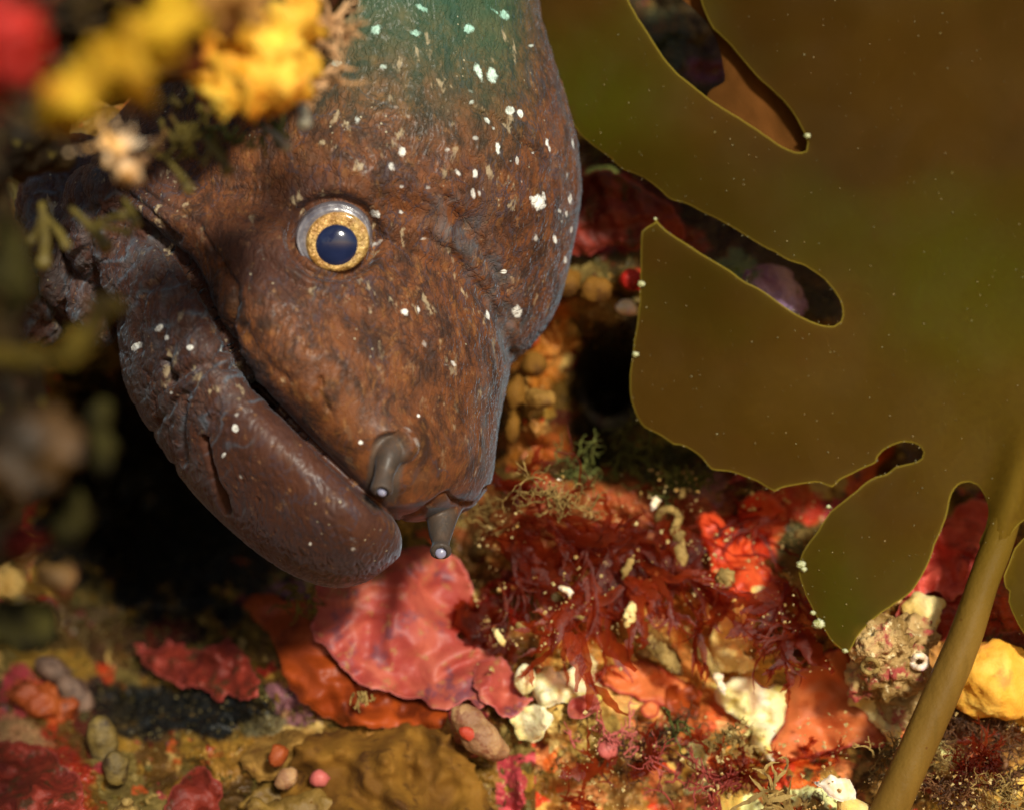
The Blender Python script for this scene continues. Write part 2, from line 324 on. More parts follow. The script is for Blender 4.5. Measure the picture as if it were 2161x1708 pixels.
for (cx, cy, rx, ry, a, st) in SP:
    k = 1.45; c, s_ = math.cos(a), math.sin(a); u = ((x-cx)*c+(y-cy)*s_)/(rx*k); v = (-(x-cx)*s_+(y-cy)*c)/(ry*k)
    q = 1-np.sqrt(u*u+v*v); sbr = np.where(q > -.6, np.maximum(sbr, min(1, st**1.5)), sbr)
    spot = np.maximum(spot, (1-np.sqrt(u*u+v*v))*min(st, 1.)-(1-min(st, 1))*.25)
R_ = random.Random(3)
spot = np.where(front > .2, spot, -1)
green = sst(380, -60, y-.15*(x-900)+30*fbm(x/60, y/60, 0, 3, 80))*sst(1180, 1040, x)  # green ambient light on the upper body, painted into the skin colour
grey = np.clip(np.exp(-(segdist(wx, wy, [(940, 430), (990, 520), (1040, 590), (1075, 690), (1068, 790), (1040, 900), (1036, 1000)])/42)**2)*.9+sst(1130, 1215, x)*.55*sst(850, 600, y)+jaw*.28+.5*tubes+sst(430, 330, x)*.25, 0, 1)*(.7+.6*fbm(x/40, y/40, 0, 3, 90))
rimm = gs(804, 1041, 17, 13)*(d < -.3)+gs(930, 1168, 17, 17)*(d < -.1)
dark = np.clip(1.6*rimm+1.3*np.exp(-(lipd/9)**2)+jaw*.72+sst(1000, 1150, y)*.35+.9*gs(560, 560, 110, 60, .6)+.7*gs(640, 420, 90, 40, -.3)+.5*sst(480, 260, x)+.16+.25*fbm(x/45, y/45, d*5, 4, 100), 0, 1)  # skin tones, plus shade of the mouth slit painted along the lip line
n = NT('eel_skin')
wv = n.vadd(n.co, n.noise(7, 3, .5, col=True), .09)
mot = n.noise(21, 6, .70, co=n.map((1, 1, .8), src=wv)); big = n.noise(5, 3, .5)
ca = n.mix(n.ramp(mot, .36, .62), lin(62, 39, 26), lin(120, 70, 37))
fib = n.noise(42, 5, .68, co=n.map((1, 1, .6), src=wv), dist=.4); ca = n.mix(n.ramp(fib, .30, .50, .45, 0), ca, lin(58, 40, 34)); ca = n.mix(n.ramp(fib, .52, .70, 0, .4), ca, lin(158, 108, 54))
ca = n.mix(n.ramp(n.noise(9, 4, .6, co=wv), .55, .72), ca, lin(98, 66, 46))
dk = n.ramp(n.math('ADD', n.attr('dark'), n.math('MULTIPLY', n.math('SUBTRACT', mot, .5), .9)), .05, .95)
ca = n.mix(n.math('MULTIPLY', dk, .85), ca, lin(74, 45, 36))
line = n.vor(60, 'DISTANCE_TO_EDGE', co=n.map((1, 1, .22), src=n.vadd(wv, n.noise(22, 3, .6, col=True), .07)))
lm = n.math('MULTIPLY', n.math('MULTIPLY', n.attr('wrk'), n.ramp(line, .0, .14, .55, 0)), n.ramp(n.noise(6, 2, .5), .4, .6, .25, .8))
ca = n.mix(lm, ca, lin(44, 34, 32))
vn = n.math('ABSOLUTE', n.math('SUBTRACT', n.noise(13, 4, .6, co=n.map((1, 1, .6), src=wv), dist=.8), .5))
ca = n.mix(n.math('MULTIPLY', n.ramp(vn, .0, .028, .75, 0), n.ramp(n.noise(4, 2), .38, .55)), ca, lin(70, 58, 64))
ca = n.mix(n.math('MULTIPLY', n.attr('crest'), .6), ca, lin(92, 108, 122))
gf = n.math('MULTIPLY', n.attr('grey'), n.ramp(n.noise(22, 5, .65, co=n.map((1, 1, .4), src=wv)), .40, .60))
ca = n.mix(n.math('MULTIPLY', gf, .8), ca, n.mix(n.ramp(n.attr('wrk'), .3, .8), lin(62, 54, 58), lin(96, 104, 108)))
ca = n.mix(n.math('MULTIPLY', n.ramp(n.noise(40, 4, .7), .60, .72), .5), ca, lin(160, 118, 78))
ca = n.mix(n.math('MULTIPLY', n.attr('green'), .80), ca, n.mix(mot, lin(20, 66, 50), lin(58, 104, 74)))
sp = n.ramp(n.math('ADD', n.attr('spot'), n.math('MULTIPLY', n.math('SUBTRACT', n.noise(48, 4, .65), .5), 1.9)), -.02, .46)
scol = n.mix(n.math('MULTIPLY', n.attr('green'), .8), (.86, .86, .80), lin(110, 205, 175))  # spots take the same painted green light
ca = n.mix(n.math('MULTIPLY', n.attr('tube'), .7), ca, n.mix(mot, lin(54, 50, 46), lin(84, 78, 68)))
sp = n.math('MULTIPLY', sp, n.math('MULTIPLY', n.attr('sbr'), n.ramp(n.noise(60, 3), .3, .55, .55, 1.)))
ca = n.mix(sp, ca, scol)
ca = n.mix(n.math('MULTIPLY', n.math('MULTIPLY', n.ramp(n.noise(30, 3, .6, co=n.map((1, 1, .6))), .60, .70), n.ramp(n.noise(5, 2), .45, .6)), n.math('MULTIPLY', n.attr('wrk'), .6)), ca, lin(196, 176, 140))
fl = n.math('MULTIPLY', n.ramp(n.vor(55), .10, .16, 1, 0), n.ramp(n.noise(8, 2), .56, .66))
ca = n.mix(n.math('MULTIPLY', fl, .7), ca, lin(190, 180, 150))
hh = n.math('MULTIPLY', n.attr('wrk'), n.math('ADD', n.math('MULTIPLY', n.ramp(line, 0, .18), .6), n.math('MULTIPLY', n.noise(60, 4, .6), .6)))
nr = n.bump(hh, .0022, .8)
eel_m = n.out(ca, n.math('ADD', n.ramp(n.noise(25, 3), .35, .65, .42, .56), n.math('MULTIPLY', n.attr('wrk'), .16)), nr, .2, Sheen_Weight=.22, Sheen_Roughness=.30, Sheen_Tint=(.42, .64, .85, 1), Coat_Weight=.05, Coat_Roughness=.25)
eel = empty('moray_eel', pt(700, 700, .2).tolist(), 'brown mottled moray eel with white flecks and gold ringed eye, head beside the kelp', 'eel')
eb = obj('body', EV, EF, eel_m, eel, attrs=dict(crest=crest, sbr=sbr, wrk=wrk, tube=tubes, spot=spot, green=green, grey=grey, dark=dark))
EB = BVHTree.FromPolygons([Vector(v) for v in EV[EV[:, 1] < .1*S][:0]], []) if False else None
def surf_depth(px, py, V=EV):
    X, Y, Dp = unpt(V); q = (np.hypot(X-px, Y-py) < 9); return Dp[q].min() if q.any() else 0
# eye: a bulging ball with a lilac ring, gold iris, blue-black pupil
ed = float(np.mean([surf_depth(703+a, 502+b) for a, b in ((80, 0), (-80, 0), (0, 72), (0, -72))]))-.019
axis = Vector((.10, -1, -.10)).normalized(); up = Vector((0, 0, 1)); ax = axis.cross(up).normalized(); ay = ax.cross(axis)
tilt = -.35
def dome(cx, cy, cd, prof, k=64, ex=1.0, ey=1.0, ta=tilt):
    """surface of revolution about the eye axis: prof = [(radius, height)], picture units"""
    C = pt(cx, cy, cd); V = []; th = np.arange(k)*2*math.pi/k; c, s_ = math.cos(ta), math.sin(ta)
    a_, b_, n_ = np.array(ax), np.array(ay), np.array(axis)
    for r, hgt in prof:
        u, v = r*ex*np.cos(th), r*ey*np.sin(th); U, W = u*c-v*s_, u*s_+v*c
        V.append(C-U[:, None]*a_*S/1000*-1+W[:, None]*b_*S/1000+n_*hgt*S/1000)
    m_ = len(prof); V = np.concatenate(V)
    F = [(i*k+j, i*k+(j+1) % k, (i+1)*k+(j+1) % k, (i+1)*k+j) for i in range(m_-1) for j in range(k)]+[tuple((m_-1)*k+j for j in range(k))]
    return V, F
n = NT('eye_ring'); rb = n.noise(14, 4, .6, dist=1.)
ring_m = n.out(n.mix(n.ramp(rb, .35, .65), lin(92, 88, 98), lin(140, 136, 142)), .25, n.bump(n.noise(40, 4), .003), .6, Coat_Weight=.6, Coat_Roughness=.08)
n = NT('iris_gold'); gr = n.ramp(n.noise(80, 3, .7), .25, .75); iris_m = n.out(n.mix(n.ramp(n.noise(9, 4, .6), .4, .62), n.mix(gr, lin(132, 92, 34), lin(220, 182, 108)), n.mix(gr, lin(150, 100, 34), lin(226, 176, 100))), .35, n.bump(gr, .003), .6, Metallic=.25, Coat_Weight=.5, Coat_Roughness=.1)
n = NT('pupil_blue'); pup_m = n.out(n.mix(n.ramp(n.noise(10, 3), .3, .7), lin(26, 34, 62), lin(38, 46, 80)), .12, None, .3, Coat_Weight=.35, Coat_Roughness=.05)
eye = obj('eye', *dome(703, 501, ed, [(80, -55), (78, -20), (75, -2), (71, 8), (68, 14), (63, 17), (57, 18), (50, 15)], ex=1.0, ey=.89), ring_m, eel)
obj('eye_rim', *dome(703, 501, ed, [(71, 8), (72.5, 13), (70.5, 16), (68, 16), (66, 13)], ex=1.0, ey=.89), ring_m, eye)
iv, if_ = dome(712, 510, ed, [(63, 12), (61, 20), (55, 23), (46, 22), (36, 20)], ex=1.0, ey=.93)
obj('iris', iv, if_, iris_m, eye)
pp = [(48*math.cos(t), 14+15*math.sin(t)) for t in np.linspace(0, 1.5, 12)]
obj('pupil', *dome(710, 518, ed, [(p_[0]*.9, p_[1]+2) for p_ in pp], ex=1.0, ey=.97), pup_m, eye)
n = NT('nostril_lining'); nl_m = n.out(lin(140, 140, 165), .2, n.bump(n.noise(60, 3), .002), .6, Coat_Weight=.8, Coat_Roughness=.08)
obj('nostril', *blob(806, 1038, -.362, 10, 8, 6, .4, 3), nl_m, eel)
obj('nostril', *blob(930, 1166, -.150, 12, 12, 7, 0, 3), nl_m, eel)

# ---------------------------------------------------------------- reef wall behind and below
def gauss(x, y, cx, cy, rx, ry, a=0.):
    c, s_ = math.cos(a), math.sin(a); u = ((x-cx)*c+(y-cy)*s_)/rx; v = (-(x-cx)*s_+(y-cy)*c)/ry
    return np.exp(-(u*u+v*v))
def reef_d(px, py, fine=1.):
    """depth of the reef surface behind the focused plane at a photo position"""
    x, y = np.asarray(px, float), np.asarray(py, float)
    y_ = np.clip(y, -1500, 3200)
    b = np.interp(y_, [-1500, 0, 400, 800, 960, 1080, 1250, 1450, 1708, 2300, 3200], [1.6, 1.0, .80, .72, .60, .46, .40, .30, .16, -.5, -1.6])
    b = b+.45*sst(700, 150, x)*sst(700, 1250, y)*sst(1750, 1350, y)+.18*sst(1600, 2000, x)*sst(1200, 900, y)-.06*sst(1500, 1900, x)*sst(1150, 1400, y)
    b = b+.95*gauss(x, y, 330, 1040, 260, 230, .5)+.5*gauss(x, y, 1275, 850, 75, 100, .3)-.32*gauss(x, y, 1280, 620, 180, 150)-.30*gauss(x, y, 1620, 610, 220, 90, .5)-.3*gauss(x, y, 1500, 120, 160, 160, .8)+.10*gauss(x, y, 430, 1510, 120, 60, .2)
    b = b-.20*gauss(x, y, 1130, 860, 90, 170, .1)-.20*gauss(x, y, 1330, 1030, 240, 80, .05)-.14*gauss(x, y, 2000, 1250, 220, 220)
    w1, w2 = x+40*fbm(x/150, y/150, 0, 2, 301), y+40*fbm(x/150, y/150, 0, 2, 305)
    b = b+.13*fbm(w1/260, w2/230, 0, 3, 310)+.044*fbm(w1/80, w2/70, 0, 2, 320)+fine*(-.016*np.abs(fbm(w1/33, w2/30, 0, 3, 330))+.004*fbm(x/9, y/9, 0, 3, 340))
    return b
rng = np.random.RandomState(11)
gx = np.concatenate([np.arange(-5200, -60, 60), np.arange(-60, 2222, 2.9), np.arange(2222, 7500, 60)])
gy = np.concatenate([np.arange(-4500, -60, 60), np.arange(-60, 1770, 2.9), np.arange(1770, 3400, 40)])
GX, GY = np.meshgrid(gx, gy); GD = reef_d(GX, GY)
RV = pt(GX.ravel(), GY.ravel(), GD.ravel()); nx, ny = len(gx), len(gy)
ii = (np.arange(ny-1)[:, None]*nx+np.arange(nx-1)[None]).ravel(); RF = np.stack([ii, ii+nx, ii+nx+1, ii+1], 1)
# encrusting patches: warped cells, each with a colour of its own
X, Y = GX.ravel(), GY.ravel()
wX = X+22*fbm(X/80, Y/80, 0, 4, 401, .45); wY = Y+22*fbm(X/80, Y/80, 0, 4, 409, .45)
pal = np.array([lin(*c) for c in ((150, 112, 40), (112, 80, 26), (92, 62, 22), (176, 60, 24), (140, 34, 20), (170, 60, 66), (196, 160, 90), (120, 100, 50), (88, 30, 16), (206, 92, 40), (84, 74, 36), (130, 84, 90))])
wt = np.array([5, 6, 5, 1.5, 1.2, .9, 1.4, 5, 3, 1.0, 5, .4]); wt /= wt.sum()
def cells(sc, seed):
    r = np.random.RandomState(seed); gx_, gy_ = np.floor(wX/sc).astype(int), np.floor(wY/sc).astype(int)
    jx, jy = r.rand(64, 64), r.rand(64, 64); idx = r.choice(len(pal), (64, 64), p=wt); best = np.full(len(X), 1e9); col = np.zeros(len(X), int)
    for a in (-1, 0, 1):
        for b in (-1, 0, 1):
            i, j = (gx_+a) % 64, (gy_+b) % 64
            dd = np.hypot(wX/sc-(gx_+a)-jx[i, j], wY/sc-(gy_+b)-jy[i, j]); mth = dd < best
            best[mth] = dd[mth]; col[mth] = idx[i, j][mth]
    return pal[col]
RC = cells(95, 3)
pal0, wt0 = pal, wt; pal = np.array([lin(*c) for c in ((226, 170, 84), (206, 96, 36), (168, 124, 56), (190, 60, 30), (250, 214, 140), (150, 60, 40), (120, 84, 30), (190, 110, 60))]); wt = np.array([2.2, 2.2, 3, 1.6, 1.5, 1, 2.4, 2]); wt /= wt.sum()
m_ = (sst(1200, 1300, Y+.1*X-130+40*fbm(X/70, Y/70, 0, 2, 91))*sst(1080, 1180, X) > .5)[:, None]; RC = np.where(m_, cells(52, 13), RC); pal, wt = pal0, wt0
m_ = (fbm(X/50, Y/50, 0, 3, 420) > .30)[:, None]; RC = np.where(m_, cells(38, 8), RC)
m_ = (fbm(X/30, Y/30, 0, 3, 430) > .48)[:, None]; RC = np.where(m_, cells(18, 9), RC)
def paint(cx, cy, rx, ry, a, col, k=1., edge=.25, wob=.35, seed=0):
    global RC
    c, s_ = math.cos(a), math.sin(a); u = ((X-cx)*c+(Y-cy)*s_)/rx; v = (-(X-cx)*s_+(Y-cy)*c)/ry
    f = (1-sst(1-edge, 1+edge*.3, np.hypot(u, v)+wob*fbm(X/38, Y/38, 0, 4, 500+seed+int(cx))))*k
    RC = RC*(1-f[:, None])+np.array(lin(*col))[None]*f[:, None]
P_ = [(1560, 1420, 150, 90, .1, (206, 160, 70), .7), (1420, 1400, 90, 40, .2, (190, 120, 56), .8), (1150, 1480, 110, 60, .1, (200, 170, 90), .8), (1950, 1400, 130, 130, .2, (176, 120, 60), .7), (2080, 1560, 120, 60, 0, (120, 80, 44), .7), (1600, 600, 240, 120, .5, (90, 60, 36), .8), (350, 1050, 330, 300, .5, (14, 11, 6), 1.), (1290, 780, 90, 180, .2, (20, 13, 6), .95), (1800, 200, 700, 500, 0, (52, 38, 22), .75), (700, 1640, 340, 130, 0, (140, 96, 34), .7), (860, 1560, 150, 60, .1, (176, 118, 44), .7), (560, 1690, 120, 60, 0, (60, 42, 16), .8), (760, 1700, 80, 50, 0, (70, 40, 20), .7),  # near-black entries paint the cave's shade and the kelp's shadow in the gap
      (270, 1500, 110, 60, .3, (22, 22, 18), .95), (430, 1500, 190, 60, .1, (16, 17, 14), 1.), (560, 1530, 60, 25, -.2, (100, 90, 60), .9), (60, 1640, 150, 100, .2, (150, 34, 18), .9), (90, 1480, 80, 40, .4, (190, 80, 34), .9), (30, 1560, 70, 50, .4, (160, 120, 80), .8),  # near-black entries paint the shade of the lower left hollow
      (1130, 730, 80, 130, .2, (190, 110, 34), .8), (1090, 830, 30, 60, .1, (210, 160, 80), .9), (1130, 940, 90, 60, .1, (150, 84, 24), .7), (1170, 620, 60, 60, 0, (180, 100, 30), .8), (1260, 650, 70, 30, .1, (150, 120, 70), .7), (1290, 450, 90, 90, .2, (170, 36, 40), .95), (1340, 590, 30, 20, 0, (190, 30, 24), .9),
      (1560, 560, 50, 35, .4, (110, 130, 100), .9), (1630, 600, 60, 35, .5, (150, 110, 150), .9), (1440, 500, 60, 30, .4, (150, 60, 30), .8), (1720, 640, 60, 40, .4, (50, 44, 24), .9), (1400, 80, 60, 70, .4, (60, 66, 44), .8), (1490, 150, 45, 30, .3, (110, 60, 90), .9), (1330, 980, 200, 50, 0, (40, 44, 20), .85), (1240, 1100, 280, 110, 0, (150, 76, 34), .8), (1450, 1140, 170, 100, .1, (160, 80, 40), .7),
      (1560, 1200, 70, 110, .2, (220, 60, 28), .95), (1690, 1060, 60, 40, .4, (200, 60, 30), .85), (1500, 1330, 120, 60, .3, (190, 120, 50), .7), (1480, 1500, 130, 60, .1, (180, 80, 40), .6), (1250, 1340, 150, 60, 0, (170, 120, 50), .8), (1250, 1560, 120, 70, .1, (150, 124, 60), .75), (1350, 1470, 90, 50, .1, (190, 150, 84), .7), (1300, 1650, 170, 60, .1, (130, 94, 50), .6),
      (1960, 1170, 80, 90, .3, (206, 66, 48), .9), (2000, 1280, 60, 70, .2, (170, 44, 30), .9), (2110, 1290, 60, 60, .2, (180, 60, 36), .9), (1880, 1500, 60, 60, 0, (160, 60, 44), .6), (2130, 1180, 40, 60, .1, (150, 40, 24), .9), (1890, 1640, 120, 60, .1, (70, 50, 24), .7), (180, 1330, 140, 60, .2, (60, 40, 20), .8)]
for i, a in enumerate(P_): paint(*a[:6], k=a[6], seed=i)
RC *= (1+.6*sst(1200, 1450, Y)*sst(900, 1300, X))[:, None]; RC *= (1+.22*fbm(X/14, Y/14, 0, 3, 450))[:, None]; RC = np.clip(RC, .004, .85)  # colour raised toward bottom right, painting in the flash falloff
n = NT('reef_rock')
base = n.attr('Col', True)
vv = n.noise(45, 5, .65)
c = n.mix(n.ramp(vv, .30, .60), n.mix(.3, base, (.0, .0, .0)), base)
c = n.mix(n.math('MULTIPLY', n.ramp(n.noise(85, 3, .6), .62, .70), .55), c, lin(205, 180, 110))
c = n.mix(n.math('MULTIPLY', n.ramp(n.noise(26, 3, .6), .60, .68), .55), c, lin(86, 64, 26))
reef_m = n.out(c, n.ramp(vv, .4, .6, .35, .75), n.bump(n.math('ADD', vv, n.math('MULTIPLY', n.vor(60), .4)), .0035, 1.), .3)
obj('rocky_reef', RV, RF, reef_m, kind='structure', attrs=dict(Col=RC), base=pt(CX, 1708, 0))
def rd(px, py): return float(reef_d(px, py))

# ---------------------------------------------------------------- flat growths: crusts, plates, blades
def inside(xs, ys, poly):
    r = np.zeros(xs.shape, bool); P = np.asarray(poly); j = len(P)-1
    for i in range(len(P)):
        yi, yj, xi, xj = P[i, 1], P[j, 1], P[i, 0], P[j, 0]
        c_ = ((yi > ys) != (yj > ys)); r ^= c_ & (xs < (xj-xi)*(ys-yi)/(yj-yi+1e-12)+xi); j = i
    return r
def densify(poly, step, wob=0., ws=30., seed=0, smooth=True):
    P = np.asarray(poly, float); Q = []
    m = len(P)
    for i in range(m):
        a, b = P[i], P[(i+1) % m]; L = np.hypot(*(b-a)); k = max(1, int(L/step))
        if smooth and L < 260:
            p0, p3 = P[i-1], P[(i+2) % m]; t = np.arange(k)[:, None]/k
            p0 = a+(p0-a)*min(1, L/(np.hypot(*(p0-a))+1e-9)); p3 = b+(p3-b)*min(1, L/(np.hypot(*(p3-b))+1e-9))
            Q.append(.5*(2*a+(b-p0)*t+(2*p0-5*a+4*b-p3)*t*t+(3*a-3*b+p3-p0)*t**3))
        else: Q.append(a+(b-a)*np.arange(k)[:, None]/k)
    Q = np.concatenate(Q)
    if wob: Q = Q+wob*np.stack([fbm(Q[:, 0]/ws, Q[:, 1]/ws, 0, 3, 600+seed), fbm(Q[:, 0]/ws, Q[:, 1]/ws, 0, 3, 650+seed)], 1)
    return Q
def sheet(poly, depth, thick, step=6, wob=0., ws=30., seed=0, smooth=True, round_=14., rings=(3.,), lim=None):
    """closed lens-like sheet; depth(px,py) = front face, thick(px,py,edge distance) = thickness"""
    Q = densify(poly, step*.7, wob, ws, seed, smooth)
    x0, y0 = Q.min(0); x1, y1 = Q.max(0)
    if lim: x0, y0, x1, y1 = max(x0, lim[0]), max(y0, lim[1]), min(x1, lim[2]), min(y1, lim[3])
    a, b = np.meshgrid(np.arange(x0, x1, step), np.arange(y0, y1, step)); a[1::2] += step/2; a, b = a.ravel(), b.ravel()
    k = inside(a, b, Q); a, b = a[k], b[k]; cl = np.concatenate([Q, Q[:1]])
    ed_ = segdist(a, b, cl[::2] if len(cl) > 400 else cl); k = ed_ > max(step*.8, rings[-1]+step*.5); a, b = a[k], b[k]
    # inner rings following the edge
    T = np.roll(Q, -1, 0)-np.roll(Q, 1, 0); T /= np.linalg.norm(T, axis=1)[:, None]+1e-9
    ar = .5*np.sum(Q[:, 0]*np.roll(Q[:, 1], -1)-Q[:, 1]*np.roll(Q[:, 0], -1)); Nn = np.stack([-T[:, 1], T[:, 0]], 1)*np.sign(ar)
    pts = [Q]
    for r in rings:
        R_ = Q+Nn*r; R_ = R_[inside(R_[:, 0], R_[:, 1], Q)]; dd = segdist(R_[:, 0], R_[:, 1], cl); pts.append(R_[dd > r*.8])
    pts.append(np.stack([a, b], 1)); A = np.concatenate(pts); nb = len(Q)
    vv_, _, ff, _, _, _ = geometry.delaunay_2d_cdt([Vector(p) for p in A], [(i, (i+1) % nb) for i in range(nb)], [], 1, 1e-5)
    P = np.array([v[:] for v in vv_]); ff = [f for f in ff if len(f) == 3]
    e = segdist(P[:, 0], P[:, 1], cl); e[:nb] = 0
    d0 = depth(P[:, 0], P[:, 1]); tk = thick(P[:, 0], P[:, 1], e)
    dome_ = np.sqrt(np.clip(1-(1-np.clip(e/round_, 0, 1))**2, 0, 1))
    Fr = pt(P[:, 0], P[:, 1], d0+tk*.5*(1-dome_)); Bk = pt(P[:, 0], P[:, 1], d0+tk-tk*.5*(1-dome_)); n_ = len(P)
    # boundary loop from edges used once
    cnt = {}
    for f in ff:
        for i in range(3):
            k_ = (f[i], f[(i+1) % 3]); cnt[k_] = 1
    bd = [k_ for k_ in cnt if (k_[1], k_[0]) not in cnt]
    flip = (P[ff[0][1]][0]-P[ff[0][0]][0])*(P[ff[0][2]][1]-P[ff[0][0]][1])-(P[ff[0][1]][1]-P[ff[0][0]][1])*(P[ff[0][2]][0]-P[ff[0][0]][0]) > 0
    G = [tuple(f) for f in ff]; H = [tuple(q+n_ for q in reversed(f)) for f in ff]; W_ = [(b_, a_, a_+n_, b_+n_) for a_, b_ in bd]
    F_ = G+H+W_
    if flip: F_ = [tuple(reversed(f)) for f in F_]
    return np.concatenate([Fr, Bk]), F_, np.concatenate([e, e]), np.concatenate([P, P])
def crust(name, poly, mat, label, cat, lift=.03, thick=.03, group=None, wob=6, ws=25, seed=0, step=6, relief=.012, rs=40., follow=.5, depth=None, round_=14., parent=None, curl=0.):
    follow = max(follow, .5 if name == 'pink_crust' and seed == 2 else .78) if depth is None else follow; lift = lift*.6+.014 if depth is None else lift; thick = thick*.8
    P = np.asarray(poly, float); c0 = P.mean(0); dm = rd(*c0)
    def dp(x_, y_):
        base_ = depth if depth is not None else None
        r = reef_d(x_, y_, 0.) if base_ is None else base_
        sm = dm if base_ is None else base_
        sl = 0 if base_ is not None else (np.interp(y_, [1000, 1250, 1450, 1708], [.5, .40, .30, .16])-np.interp(c0[1], [1000, 1250, 1450, 1708], [.5, .40, .30, .16]))
        return follow*r+(1-follow)*(sm+sl)-lift-relief*fbm(x_/rs, y_/rs, 0, 3, 700+seed, .4)*2
    def th(x_, y_, e_): return thick+0*x_
    V, F, e, Q = sheet(P, dp, th, step, wob, ws, seed, round_=round_)
    if curl:
        V[:, 1] -= curl*S*np.exp(-e/14)
    return obj(name, V, F, mat, parent=parent, label=label, cat=cat, group=group, attrs=dict(edge=e))

def edged(name, cols, edge_col, ew=6., **kw):
    """mottled growth with a paler growing margin"""
    sc = kw.get('sc', 8.); n = NT(name); a = n.noise(sc, 5, .62, dist=.8)
    c = n.mix(n.ramp(a, .38, .62), cols[0], cols[1])
    if len(cols) > 2: c = n.mix(n.ramp(n.noise(sc*2.3, 5, .65), .52, .64), c, cols[2])
    if len(cols) > 3: c = n.mix(n.math('MULTIPLY', n.ramp(n.noise(sc*6, 4, .65), .56, .66), .7), c, cols[3])
    c = n.mix(n.ramp(n.attr('edge'), ew*.3, ew, .75, 0), c, edge_col)
    return n.out(c, kw.get('rough', .5), n.bump(n.noise(kw.get('bsc', 30), 6, .6), kw.get('bump', .008)), kw.get('spec', .35))

# kelp: one broad blade split into fingers, and its stipe
K = [(1080, -420), (1110, -100), (1140, 100), (1190, 222), (1222, 282), (1250, 306), (1290, 335), (1310, 356), (1345, 369), (1380, 390), (1400, 408), (1415, 421), (1450, 431), (1480, 447), (1510, 461), (1560, 489), (1600, 515), (1640, 535), (1665, 550),
     (1700, 562), (1740, 590), (1765, 620), (1778, 652), (1775, 678), (1760, 688), (1730, 685), (1690, 668), (1660, 650), (1630, 628), (1600, 608), (1570, 593), (1540, 571), (1510, 553), (1480, 535), (1450, 515), (1420, 496), (1402, 483), (1390, 470), (1385, 461), (1379, 472), (1366, 478), (1354, 488),
     (1352, 540), (1351, 600), (1348, 655), (1336, 740), (1329, 800), (1333, 850), (1345, 880), (1360, 901), (1395, 918), (1422, 937), (1436, 938), (1462, 950), (1482, 967), (1500, 988), (1540, 994), (1570, 1003), (1600, 1016), (1625, 1031), (1635, 1036), (1648, 1028), (1690, 1020), (1730, 1017), (1756, 1026), (1772, 1012), (1800, 998), (1826, 985), (1848, 975),
     (1852, 962), (1864, 949), (1880, 940), (1910, 931), (1935, 937), (1949, 952), (1945, 966), (1925, 976), (1890, 984), (1870, 1000), (1850, 1004), (1828, 1016), (1808, 1034), (1785, 1052), (1762, 1070), (1752, 1078), (1738, 1100), (1722, 1125), (1702, 1150), (1690, 1175), (1686, 1205), (1697, 1245), (1715, 1285), (1735, 1320), (1757, 1352), (1782, 1374), (1792, 1374),
     (1815, 1335), (1850, 1300), (1890, 1272), (1922, 1248), (1945, 1215), (1962, 1180), (1972, 1150), (1986, 1118), (1998, 1085), (2004, 1055), (2014, 1030), (2030, 1018), (2045, 1015), (2062, 1022), (2076, 1042), (2086, 1072), (2080, 1112), (2066, 1145), (2076, 1168), (2110, 1175), (2128, 1150), (2136, 1124), (2150, 1106), (2168, 1092), (2200, 1062), (2222, 1052), (2226, 1066), (2200, 1100), (2165, 1130),
     (2142, 1155), (2128, 1190), (2118, 1214), (2122, 1238), (2130, 1246), (2128, 1268), (2140, 1300), (2160, 1335), (2190, 1375), (2260, 1420), (2420, 1440), (2640, 1380), (2700, 900), (2640, -420), (1490, -420), (1472, -30), (1490, 32), (1506, 62), (1518, 72), (1542, 97), (1572, 132), (1602, 166), (1642, 202), (1672, 236), (1692, 272), (1704, 300), (1701, 318), (1681, 322), (1650, 309), (1602, 276), (1562, 250), (1500, 211), (1462, 181), (1430, 155), (1400, 120), (1370, 74), (1342, 30), (1326, 0), (1300, -200), (1290, -420)]
def kelp_d(x_, y_):
    r = .16+.05*np.sin(x_/420+.5)+.10*sst(1500, 2400, x_)*np.cos(y_/500)-.10*sst(900, 1350, y_)+.05*fbm(x_/500, y_/400, 0, 2, 801)+.05*sst(1500, 1150, x_)*sst(200, 500, y_)
    r = r-.044*np.exp(-(segdist(x_, y_, [(2215, 780), (2186, 880), (2166, 950), (2148, 1010), (2126, 1080), (2100, 1160), (2090, 1200)])/36)**2)*sst(800, 1060, y_)
    return r+.002*fbm(x_/60, y_/60, 0, 3, 811)+.012*fbm(x_/170+y_/500, y_/260, 0, 2, 815)
def kelp_t(x_, y_, e_): return .008+.002*np.exp(-e_/8)
KV, KF, KE, KQ = sheet(K, kelp_d, kelp_t, 14, .9, 16, 5, smooth=True, round_=4., rings=(1.6, 3.4, 6.5, 12.))
kx, ky = KQ[:, 0], KQ[:, 1]
kg = np.clip(.15+.7*fbm(kx/420, ky/360, 0, 3, 821)+.8*gauss(kx, ky, 1270, 200, 150, 140)+.85*gauss(kx, ky, 2100, 640, 260, 170, -.3)+.5*gauss(kx, ky, 1750, 480, 350, 120, .5)+.5*gauss(kx, ky, 1760, 1290, 60, 120)-.5*gauss(kx, ky, 1600, 800, 300, 200)-.5*gauss(kx, ky, 2000, 150, 300, 200), 0, 1)
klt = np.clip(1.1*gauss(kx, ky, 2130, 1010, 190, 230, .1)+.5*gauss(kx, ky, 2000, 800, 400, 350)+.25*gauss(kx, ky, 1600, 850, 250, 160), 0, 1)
n = NT('kelp_blade')
kb = n.mix(n.ramp(n.noise(2.2, 4, .5), .35, .65), lin(58, 41, 11, 1.2), lin(76, 54, 16, 1.2))
kb = n.mix(n.attr('green'), kb, lin(62, 66, 8, 1.15))
kb = n.mix(n.math('MULTIPLY', n.attr('light'), .6), kb, lin(98, 78, 22, 1.1))
